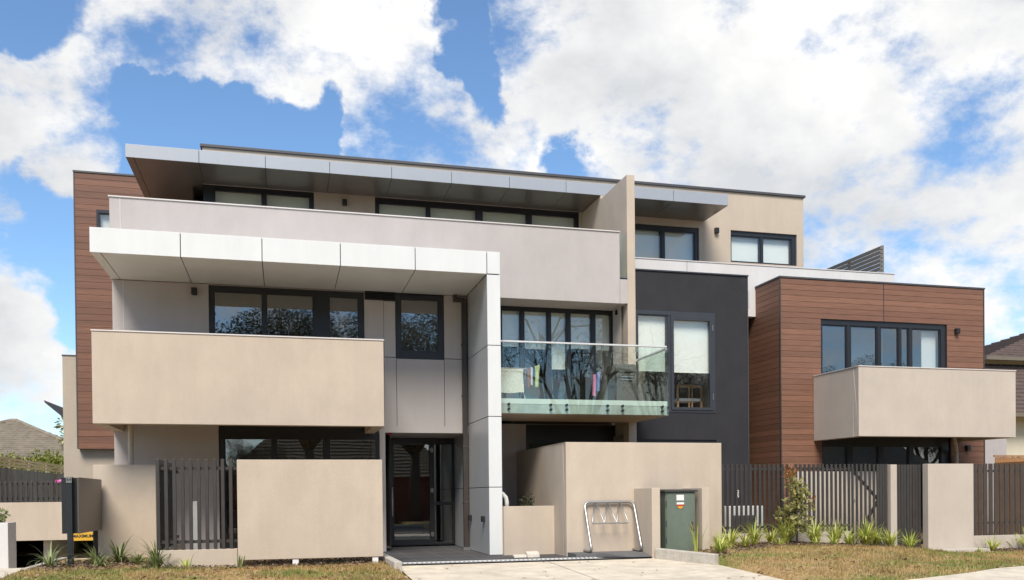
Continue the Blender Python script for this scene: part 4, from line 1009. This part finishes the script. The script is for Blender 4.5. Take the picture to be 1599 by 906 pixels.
hang_cloth('garment', 'pink garment hanging in the middle of the glass balcony', 'cloth_pink', 6.31, 6.40, 17.5, 3.70, 3.24, 'clothing', .025, 1, .8, dy=.05)
hang_cloth('garment', 'blue patterned garment hanging next to the pink one', 'cloth_blue', 6.47, 6.57, 17.7, 3.78, 3.38, 'clothing', .025, 1, .7, slope=.06, dy=.05)
t = thing('barbecue', 'dark covered barbecue box on the right of the glass balcony', 'barbecue')
MB().box(7.10, 7.56, 18.15, 18.75, 3.05, 3.86).build('cabinet', 'box_olive', t, .02)
MB().prism([(18.12, 3.86), (18.12, 3.93), (18.25, 4.05), (18.65, 4.05), (18.78, 3.93), (18.78, 3.86)], 'x', 7.07, 7.575).build('lid', 'box_olive', t, .01)
for zz in (3.74, 3.68): MB().box(7.18, 7.48, 18.125, 18.149, zz, zz + .022).build('handle', 'steel', t)
# chair seen through the low part of the big window
t = thing('timber_chair', 'pale timber chair behind the window of the charcoal wall', 'chair', (9.15, 19.45, 3.1))
for x in (0, .62):
    for y in (0, .5): MB().box(x, x + .045, y, y + .045, 0, .66 if y == 0 else .7).build('leg', 'chair_timber', t)
MB().box(0, .665, 0, .045, .62, .68).build('top_rail', 'chair_timber', t)
for x in (.30, .38): MB().box(x, x + .03, .005, .035, .1, .62).build('spindle', 'chair_timber', t)
MB().box(-.01, .675, 0, .55, .30, .36).build('seat', 'cloth_white', t)

# ------------------------------------------------------------------ planting
def strap_plant(name, label, group, loc, h, n, mat, seed, spread=1.0):
    rnd = random.Random(seed); v = []; f = []
    for k in range(n):
        a = rnd.uniform(0, 2 * math.pi); L = h * rnd.uniform(.65, 1.35); lean_ = rnd.uniform(.2, 1.25) * spread; w = rnd.uniform(.009, .016)
        r0 = rnd.uniform(0, .05); bx, by = r0 * math.cos(a), r0 * math.sin(a); da = Vector((math.cos(a), math.sin(a), 0)); side = Vector((-math.sin(a), math.cos(a), 0))
        i0 = len(v); ns = 6; px, pz = 0.0, 0.0; ang = R(88) - lean_ * .35
        for s in range(ns + 1):
            tt = s / ns; ww = w * (1 - tt ** 2.2) + .0015
            c = Vector((bx, by, 0)) + da * px + Vector((0, 0, pz))
            v += [tuple(c - side * ww), tuple(c + side * ww)]
            ang -= lean_ * (.16 + .30 * tt); st = L / ns; px += math.cos(ang) * st; pz += math.sin(ang) * st
        for s in range(ns): b0 = i0 + 2 * s; f.append((b0, b0 + 1, b0 + 3, b0 + 2))
    o = raw(name, v, f, mat, None, True); o.location = loc
    return tag(o, label, 'plant', group)
GR = 'lime strap leaved plants in the bed along the long fence'
lab = ['lime strap plant in front of the green cabinet', 'lime strap plant at the kerb corner beside the green cabinet', 'lime strap plant at the start of the long fence',
       'lime strap plant in front of the air conditioner behind the fence', 'tall lime strap plant at the left foot of the red leaved shrub', 'lime strap plant at the right foot of the red leaved shrub',
       'lime strap plant in the middle of the long fence', 'widest lime strap plant in front of the braced gate', 'small lime strap plant at the narrow gate pier', 'lime strap plant in front of the narrow gate']
spots = [(7.28, 14.72, .14, .50, 10), (7.62, 14.45, .10, .30, 40), (8.42, 15.55, .08, .36, 46), (9.35, 16.25, .09, .42, 50), (10.28, 16.55, .08, .52, 60), (10.95, 16.55, .08, .46, 60),
         (11.42, 16.5, .05, .44, 60), (12.15, 16.45, .02, .46, 90), (12.75, 16.45, -.01, .34, 50), (13.25, 16.45, -.05, .34, 40)]
for i, (x, y, z, h, n) in enumerate(spots):
    strap_plant('strap_plant', lab[i], GR, (x, y, gz(x, y) + .01), h * 1.1, int(n * 1.6), 'leaf_lime', 20 + i, .5 if i in (0,) else .85)
strap_plant('strap_plant', 'lime strap plant in front of the right brown slatted fence', GR, (16.55, 16.62, gz(16.5, 16.6)), .50, 70, 'leaf_lime', 41)
strap_plant('strap_plant', 'small lime strap plant right of the wide pier', GR, (15.60, 16.62, gz(15.6, 16.6)), .36, 45, 'leaf_lime', 42)
strap_plant('strap_plant', 'tiny lime seedling at the foot of the wide pier', GR, (14.98, 16.35, gz(15, 16.35)), .14, 12, 'leaf_lime', 43)
for i, (x, y, h, n, lb) in enumerate([(7.95, 15.0, .30, 40, 'low lime strap plant between the kerb corner and the long fence'), (8.85, 15.75, .30, 40, 'second small lime strap plant from the beige pier along the long fence'),
        (9.95, 16.6, .36, 45, 'lime strap plant just left of the tall one at the shrub'), (11.75, 16.5, .34, 45, 'small lime strap plant between the middle one and the widest one'),
        (12.45, 16.55, .40, 60, 'lime strap plant overlapping the widest one at the braced gate'), (10.6, 15.95, .18, 24, 'low lime tuft under the red leaved shrub'), (11.1, 16.1, .22, 24, 'low lime tuft just right of the shrub foot')]):
    strap_plant('strap_plant', lb, GR, (x, y, gz(x, y) + .01), h * 1.05, int(n * 1.3), 'leaf_lime', 120 + i, 1.0)
strap_plant('strap_plant', 'small lime tuft at the bed edge before the shrub', GR, (9.75, 15.95, gz(9.75, 15.9)), .22, 24, 'leaf_lime', 44)
GL = 'grey green strap plants in the bed behind the letterbox'
for i, (x, y, h, n, lb) in enumerate([(-3.62, 15.40, .42, 26, 'grey green strap plant left of the letterbox post'), (-3.02, 15.75, .42, 34, 'arching strap plant just right of the letterbox post'),
        (-2.72, 16.1, .48, 50, 'dense strap plant before the beige wall panel'), (-2.38, 15.75, .26, 30, 'small bright strap plant in the left bed'),
        (-2.12, 16.0, .46, 40, 'upright strap plant at the corner of the beige wall panel'), (-1.98, 14.95, .36, 36, 'arching strap plant beside the short slatted fence'),
        (-2.88, 15.3, .22, 26, 'low strap tuft at the lawn edge by the letterbox')]):
    strap_plant('strap_plant', lb, GL, (x, y, gz(x, y) + .01), h * .92, int(n * 1.5), 'leaf_strap', 60 + i, 1.35)
strap_plant('weed_tuft', 'bright weed tuft at the base of the short slatted fence', 'weeds at the lawn edge', (-1.52, 14.95, gz(-1.5, 14.95)), .22, 16, 'leaf_lime', 80)
strap_plant('weed_tuft', 'thin weed growing before the blank board', 'weeds at the lawn edge', (-.72, 14.95, gz(-.7, 14.95)), .26, 6, 'leaf_strap', 81, .4)

def leaf_quads(rnd, v, f, c, n, rad, size, asp=2.4, droop=.3):
    for _ in range(n):
        d = Vector((rnd.gauss(0, 1), rnd.gauss(0, 1), rnd.gauss(0, .8))); d = d.normalized() * rad * rnd.random() ** .45
        p = Vector(c) + d; L = size * rnd.uniform(.6, 1.3); w = L / asp
        ax = (d.normalized() + Vector((rnd.uniform(-.6, .6), rnd.uniform(-.6, .6), rnd.uniform(-.4, .6) - droop))).normalized()
        s = ax.cross(Vector((rnd.uniform(-1, 1), rnd.uniform(-1, 1), rnd.uniform(-1, 1)))).normalized(); nn = ax.cross(s)
        i = len(v); v += [tuple(p), tuple(p + ax * L * .5 + s * w * .5 + nn * L * .06), tuple(p + ax * L), tuple(p + ax * L * .5 - s * w * .5 + nn * L * .06)]; f.append((i, i + 1, i + 2, i + 3))
# red leaved shrub
SH = (10.45, 16.45)
t = thing('red_leaved_shrub', 'young shrub with green and bronze leaves before the long slatted fence', 'shrub', (SH[0], SH[1], gz(*SH)))
rnd = random.Random(5); tb = MB(); v = []; f = []; v2 = []; f2 = []
tb.tube([(0, 0, -.05), (.02, 0, .3), (-.02, .01, .8), (-.03, 0, 1.3)], [.022, .018, .014, .008], 7)
H = 1.62
for k in range(40):
    z0_ = rnd.uniform(.22, 1.25); a = rnd.uniform(0, 2 * math.pi)
    wmax = .30 if z0_ < .95 else .13
    L = wmax * rnd.uniform(.35, 1.1); e = Vector((L * math.cos(a), L * math.sin(a) * .8, z0_ + L * rnd.uniform(.35, .9)))
    tb.tube([(-.02, 0, z0_), (e * .5 + Vector((0, 0, .02 + z0_ * .5))), e], [.008, .006, .003], 5)
    bz = (e.z > 1.34) or (abs(e.x) > .25 and e.z > .8 and rnd.random() < .7)
    leaf_quads(rnd, v, f, e, 11, .10, .125, 2.4, .2); leaf_quads(rnd, v, f, e * .7 + Vector((0, 0, z0_ * .3)), 5, .11, .115, 2.4, .2)
    if bz: leaf_quads(rnd, v2, f2, e + Vector((0, 0, .05)), 14, .08, .115, 2.6, -.3)
for q in range(6):
    e = Vector((-.14 + .05 * rnd.uniform(-1, 1), .04 * rnd.uniform(-1, 1), 1.38 + .035 * q)); leaf_quads(rnd, v2, f2, e, 14, .09, .10, 2.6, -.4); leaf_quads(rnd, v, f, e - Vector((-.05, 0, .16)), 10, .10, .09)
tb.build('trunk', 'bark', t, smooth=True); raw('foliage', v, f, 'leaf_green', t); raw('young_leaves', v2, f2, 'leaf_bronze', t)
def small_bush(name, label, cat, loc, rad, n, size, mat, seed, hz=1.0, group=None, blobs=6):
    rnd = random.Random(seed); t = thing(name, label, cat, loc, 0, group); v = []; f = []; tb = MB()
    for k in range(blobs):
        a = rnd.uniform(0, 6.283); c = Vector((rad[0] * rnd.uniform(0, .75) * math.cos(a), rad[1] * rnd.uniform(0, .75) * math.sin(a), rad[2] * rnd.uniform(.25, .85)))
        leaf_quads(rnd, v, f, c, n // blobs, min(rad) * .5, size); tb.tube([(0, 0, -.05), c * .5, c], [.02 * hz, .014 * hz, .006 * hz], 5)
    raw('foliage', v, f, mat, t); tb.build('stem', 'bark', t); return t
small_bush('planter_plant', 'small dark leaved plant in the beige planter', 'plant', (4.80, 17.2, .85), (.2, .2, .36), 160, .07, 'leaf_dark', 3)
small_bush('young_tree', 'yellow green young plant rising above the orange paling fence', 'plant', (22.1, 21.4, 0), (.45, .4, 3.3), 260, .14, 'leaf_lime', 4)
small_bush('potted_plant', 'fine leaved plant in the courtyard showing above the fence', 'plant', (13.75, 18.75, .3), (.3, .25, 1.75), 220, .09, 'leaf_green', 14)
small_bush('planter_plant', 'green plant in the white planter at the left edge', 'plant', (-5.0, 17.75, .72), (.2, .15, .30), 140, .08, 'leaf_strap', 8)

# ------------------------------------------------------------------ neighbours
def hip_roof(b, x0, x1, y0, y1, ze, zr, inset):
    """tiled hip roof: each course of tiles is a stepped strip"""
    n = 18
    for k in range(n):
        s0, s1 = k / n, (k + 1) / n
        def rect(s): return (x0 + inset * s, x1 - inset * s, y0 + (y1 - y0) / 2 * s, y1 - (y1 - y0) / 2 * s, ze + (zr - ze) * s)
        a = rect(s0); c = rect(s1); lip = .06
        A = [(a[0], a[2], a[4] + lip), (a[1], a[2], a[4] + lip), (a[1], a[3], a[4] + lip), (a[0], a[3], a[4] + lip)]; Cc = [(c[0], c[2], c[4]), (c[1], c[2], c[4]), (c[1], c[3], c[4]), (c[0], c[3], c[4])]
        Bb = [(p[0], p[1], p[2] - lip) for p in A]
        for i in range(4):
            j = (i + 1) % 4; b.q(A[i], A[j], Cc[j], Cc[i]); b.q(Bb[i], Bb[j], A[j], A[i])
    return b
t = thing('neighbour_house', 'grey tiled roof house beyond the left paling fence', 'house')
MB().box(-15.5, -8.0, 40.5, 47.5, -.3, 3.0).build('wall', 'house_brick', t)
hip_roof(MB(), -16, -7.5, 40, 48, 2.95, 4.72, 4.1).build('roof', 'tile_grey', t)
rg = MB(); rg.tube([(-11.9, 44, 4.74), (-11.6, 44, 4.74)], .1, 8); rg.tube([(-11.6, 44, 4.74), (-7.5, 40, 3.0)], .09, 8); rg.tube([(-11.9, 44, 4.74), (-16, 40, 3.0)], .09, 8); rg.build('ridge_cap', 'tile_grey', t)
MB().box(-16.1, -7.4, 39.9, 40.0, 2.88, 3.0).build('gutter', 'gutter', t)
MB().tube([(-9.0, 40.6, 3.2), (-9.0, 40.6, 3.75)], .06, 8).build('vent_pipe', 'gutter', t)
t = thing('neighbour_house', 'cream house with brown tiled roofs at the right edge', 'house')
MB().box(24.6, 40, 27.2, 40, -.3, 3.95).build('wall', 'house_cream', t)
lr = MB(); nk = 13
for k in range(nk):
    s0, s1 = k / nk, (k + 1) / nk
    xa, xb = 23.2 + 3.2 * s0, 23.2 + 3.2 * s1; ya, yb = 26.6 + 2.6 * s0, 26.6 + 2.6 * s1; za, zb = 4.0 + 2.2 * s0, 4.0 + 2.2 * s1; l_ = .07
    lr.q((xa, ya, za + l_), (42, ya, za + l_), (42, yb, zb), (xb, yb, zb)); lr.q((xa, ya, za), (42, ya, za), (42, ya, za + l_), (xa, ya, za + l_))
    lr.q((xa, 40, za + l_), (xa, ya, za + l_), (xb, yb, zb), (xb, 40, zb)); lr.q((xa, 40, za), (xa, ya, za), (xa, ya, za + l_), (xa, 40, za + l_))
lr.build('roof', 'tile_brown', t)
rd = MB(); rd.tube([(23.2, 26.6, 4.1), (26.4, 29.2, 6.28)], .09, 8); rd.build('ridge_cap', 'tile_brown', t)
MB().box(23.1, 42, 26.45, 26.6, 3.86, 4.0).build('gutter', 'gutter', t)
MB().box(26.9, 42, 29.3, 33.2, 4.5, 6.39).build('upper_wall', 'house_cream', t)
hip_roof(MB(), 26.7, 46, 28.8, 33.8, 6.42, 8.6, 6.6).build('upper_roof', 'tile_brown', t)
MB().box(26.66, 46, 28.66, 28.8, 6.30, 6.44).build('upper_gutter', 'gutter', t)
cb = MB()
for k in range(16): cb.box(27.0 + k * .32, 27.16 + k * .32, 29.2, 29.3, 6.10 - (.08 if k % 2 else 0), 6.22)
cb.build('brick_corbel', 'gutter', t)
t = thing('paling_fence', 'weathered grey paling fence with new timber battens on top', 'fence')
b_ = MB(); y = 21.0; rnd = random.Random(2)
while y < 40: b_.box(-7.60 - rnd.uniform(0, .012), -7.575, y, y + .118, -.2, 2.08 + rnd.uniform(-.02, .02)); y += .125
b_.build('palings', 'timber_grey', t)
for k in range(3): MB().box(-7.575, -7.54, 21.0, 40, 2.12 + k * .095, 2.185 + k * .095).build('batten', 'timber_new', t)
bp_ = MB(); [bp_.box(-7.62, -7.58, y, y + .08, 0, 2.39) for y in range(22, 40, 2)]; bp_.build('fence_posts', 'timber_grey', t)
small_bush('hedge_shrub', 'yellow green shrub at the left edge above the paling fence', 'shrub', (-9.1, 33.0, .2), (1.5, 1.2, 2.45), 6000, .15, 'leaf_hedge', 21, 2, blobs=16)
small_bush('hedge_shrub', 'bushy green shrub before the grey tiled roof', 'shrub', (-8.75, 37.5, .2), (1.7, 1.2, 2.75), 7000, .15, 'leaf_hedge', 22, 2, blobs=20)
small_bush('garden_tree', 'small tree peeking beside the left wing wall', 'tree', (-6.9, 33.5, .2), (.6, .6, 4.6), 900, .16, 'leaf_green', 23, 3, blobs=9)

# trees and a house across the street, behind the camera: the windows reflect them
def big_tree(name, label, loc, h, r, seed, mat='leaf_dark', n=6000, group='street trees reflected in the windows'):
    rnd = random.Random(seed); t = thing(name, label, 'tree', loc, 0, group); tb = MB(); v = []; f = []
    trunk_h = h * .32; tips = []
    tb.tube([(0, 0, -.2), (.1, 0, trunk_h * .5), (0, .1, trunk_h)], [h * .032, h * .025, h * .02], 9)
    for k in range(9):
        a = k * .7 + rnd.uniform(-.3, .3); e = Vector((r * .55 * math.cos(a) * rnd.uniform(.4, 1), r * .55 * math.sin(a) * rnd.uniform(.4, 1), h * rnd.uniform(.5, .82)))
        mid = Vector((0, .1, trunk_h)) * .45 + e * .55 + Vector((0, 0, -h * .03)); tb.tube([(0, .1, trunk_h * .95), mid, e], [h * .014, h * .009, h * .004], 6)
        for q in range(4):
            e2 = e + Vector((rnd.uniform(-1, 1) * r * .5, rnd.uniform(-1, 1) * r * .5, rnd.uniform(-.05, .18) * h)); tb.tube([mid.lerp(e, .6), e.lerp(e2, .5) + Vector((0, 0, .1)), e2], [h * .006, h * .004, h * .002], 5); tips.append(e2)
    for e in tips: leaf_quads(rnd, v, f, e, n // len(tips), r * .24, .15, 2.0, .5)
    tb.build('trunk', 'bark', t, smooth=True); raw('crown', v, f, mat, t); return t
T0 = big_tree('street_tree', 'dark street tree across the road reflected in the windows', (-7, -13, -.5), 15, 6.0, 1, n=48000)
for x, y, s, rz in ((1.5, -15, .95, 1.3), (8.2, -15.5, .95, 2.2), (14.5, -12, .42, 3.2), (21, -13.5, .45, .2), (30, -22, .8, .7), (-18, -18, 1.0, 4.6), (36, -24, .90, 5.2), (43, -22, .84, 2.9), (52, -24, .74, 1.1), (-1.5, -11, .33, .9)):
    c = copy_tree(T0); c.location = (x, y, -.5); c.scale = (s, s, s); c.rotation_euler = (0, 0, rz)
for i_, (x, y, h_) in enumerate(((16.5, -14, 14), (23, -17, 13))):
    big_tree('bare_tree', ('thin crowned tree across the road reflected in the balcony glass', 'thin crowned tree across the road reflected in the charcoal wall window')[i_], (x, y, -.5), h_, 5.5, 31 + i_, n=2600)
for xh, lbh in ((-10.4, 'low tiled house across the road reflected in the ground floor glass'), (4, 'low tiled house across the road reflected in the entry glass'), (22, 'low tiled house across the road reflected beside street trees'), (41, 'low tiled house across the road reflected in the timber block')):
    t = thing('street_house', lbh, 'house', (xh, -22, -.5))
    MB().box(-7, 7, -4, 4, 0, 3).build('wall', 'house_brick', t); hip_roof(MB(), -7.6, 7.6, -4.6, 4.6, 2.95, 7.0, 4.2).build('roof', 'tile_grey', t)

# ------------------------------------------------------------------ ground litter and grass
def in_view_lawn(rnd, side):
    if side == 0: return rnd.uniform(-4.0, 1.80), rnd.uniform(11.6, 15.0)
    return rnd.uniform(7.22, 18.5), rnd.uniform(10.4, 16.4)
def lawn_ok(x, y):
    if x < 1.80: return not (x < -3.9) and y < 14.75 + (.2 if x < -1 else 0)
    lim = lerp_tab(x, [(7.2, 13.6), (8, 14.6), (9.5, 15.6), (12, 16.0), (19, 16.3)])
    if y > lim: return False
    return y > lerp_tab(x, [(7.2, 9.95), (9.7, 10.8), (12.0, 11.95), (14, 12.15), (60, 12.15)])
rnd = random.Random(11)
vv = {0: ([], []), 1: ([], [])}
cnt = 0
while cnt < 60000:
    x, y = in_view_lawn(rnd, 0 if rnd.random() < .32 else 1)
    if not lawn_ok(x, y): continue
    g1 = mnoise.noise((x * .55, y * .9, 4.2)) + .5 * mnoise.noise((x * 1.7, y * 2.1, 8.8))
    if g1 < -.35 and rnd.random() < .6: continue
    v, f = vv[1 if g1 > .18 + rnd.uniform(-.2, .2) else 0]
    z = gz(x, y); a = rnd.uniform(0, 6.283); h = rnd.uniform(.02, .06) * (1.9 if mnoise.noise((x * 3.1, y * 3.3, 2.2)) > .28 else 1); w = rnd.uniform(.003, .007); lx = rnd.uniform(-.03, .03); ly = rnd.uniform(-.03, .03)
    i = len(v); v += [(x - w * math.cos(a), y - w * math.sin(a), z), (x + w * math.cos(a), y + w * math.sin(a), z), (x + lx, y + ly, z + h)]; f.append((i, i + 1, i + 2)); cnt += 1
tag(raw('dry_grass', *vv[0], 'grass_blade'), 'dry yellowed grass of the front lawn', 'grass', kind='stuff')
tag(raw('green_grass', *vv[1], 'grass_green'), 'greener patches of grass in the front lawn', 'grass', kind='stuff')
def litter(name, label, cat, mat, n, pick, size, asp=1.6, lift=.012):
    v = []; f = []; k = 0
    while k < n:
        p = pick()
        if p is None: continue
        x, y = p; z = gz(x, y) + lift * rnd.uniform(.4, 1.6); a = rnd.uniform(0, 6.283); s = size * rnd.uniform(.5, 1.4); c, q = math.cos(a), math.sin(a); w = s / asp
        t1, t2 = rnd.uniform(-.5, .5), rnd.uniform(-.6, .6)
        def P(u, w_, dz_): return (x + c * u - q * w_, y + q * u + c * w_, z + t1 * u + t2 * w_ + dz_)
        i = len(v); v += [P(-s / 2, 0, 0), P(0, -w / 2, s * .12), P(s / 2, 0, 0), P(0, w / 2, s * .12)]; f += [(i, i + 1, i + 2), (i, i + 2, i + 3)]; k += 1
    return tag(raw(name, v, f, mat), label, cat, kind='stuff')
def pick_lawn():
    x, y = in_view_lawn(rnd, 0 if rnd.random() < .45 else 1)
    return (x, y) if lawn_ok(x, y) else None
litter('fallen_leaves', 'dry fallen leaves scattered over the lawn', 'leaves', 'dry_leaf', 900, pick_lawn, .085)
vl = []; fl_ = []
for k in range(46):
    x, y = rnd.uniform(1.9, 7.15), rnd.uniform(11.0, 15.0); sz = rnd.uniform(.02, .06); a = rnd.uniform(0, 6.28); c, q = math.cos(a) * sz, math.sin(a) * sz; z = dz(x, y) + .006
    i = len(vl); vl += [(x - c, y - q, z), (x + q * .4, y - c * .4, z + .008), (x + c, y + q, z + .004), (x - q * .4, y + c * .4, z + .008)]; fl_.append((i, i + 1, i + 2, i + 3))
tag(raw('driveway_leaves', vl, fl_, 'dry_leaf'), 'few dry leaves blown onto the concrete driveway', 'leaves', kind='stuff')
def pick_bed():
    if rnd.random() < .35:
        x, y = rnd.uniform(-3.8, 1.68), rnd.uniform(14.7, 16.6)
        if x > -2 and y > 15.16 and x < -.75: return None
        return (x, y)
    x = rnd.uniform(7.3, 18.4); lim = lerp_tab(x, [(7.2, 13.6), (8, 14.5), (9.5, 15.5), (12, 15.95), (19, 16.3)])
    y = rnd.uniform(lim, 17.05)
    if x < 8.4 and y > 15.85: return None
    if 13.8 < x < 15.4: return None
    return (x, y)
litter('mulch', 'dark bark mulch in the planting beds', 'mulch', 'mulch_chip', 9000, pick_bed, .055, 1.7, .02)
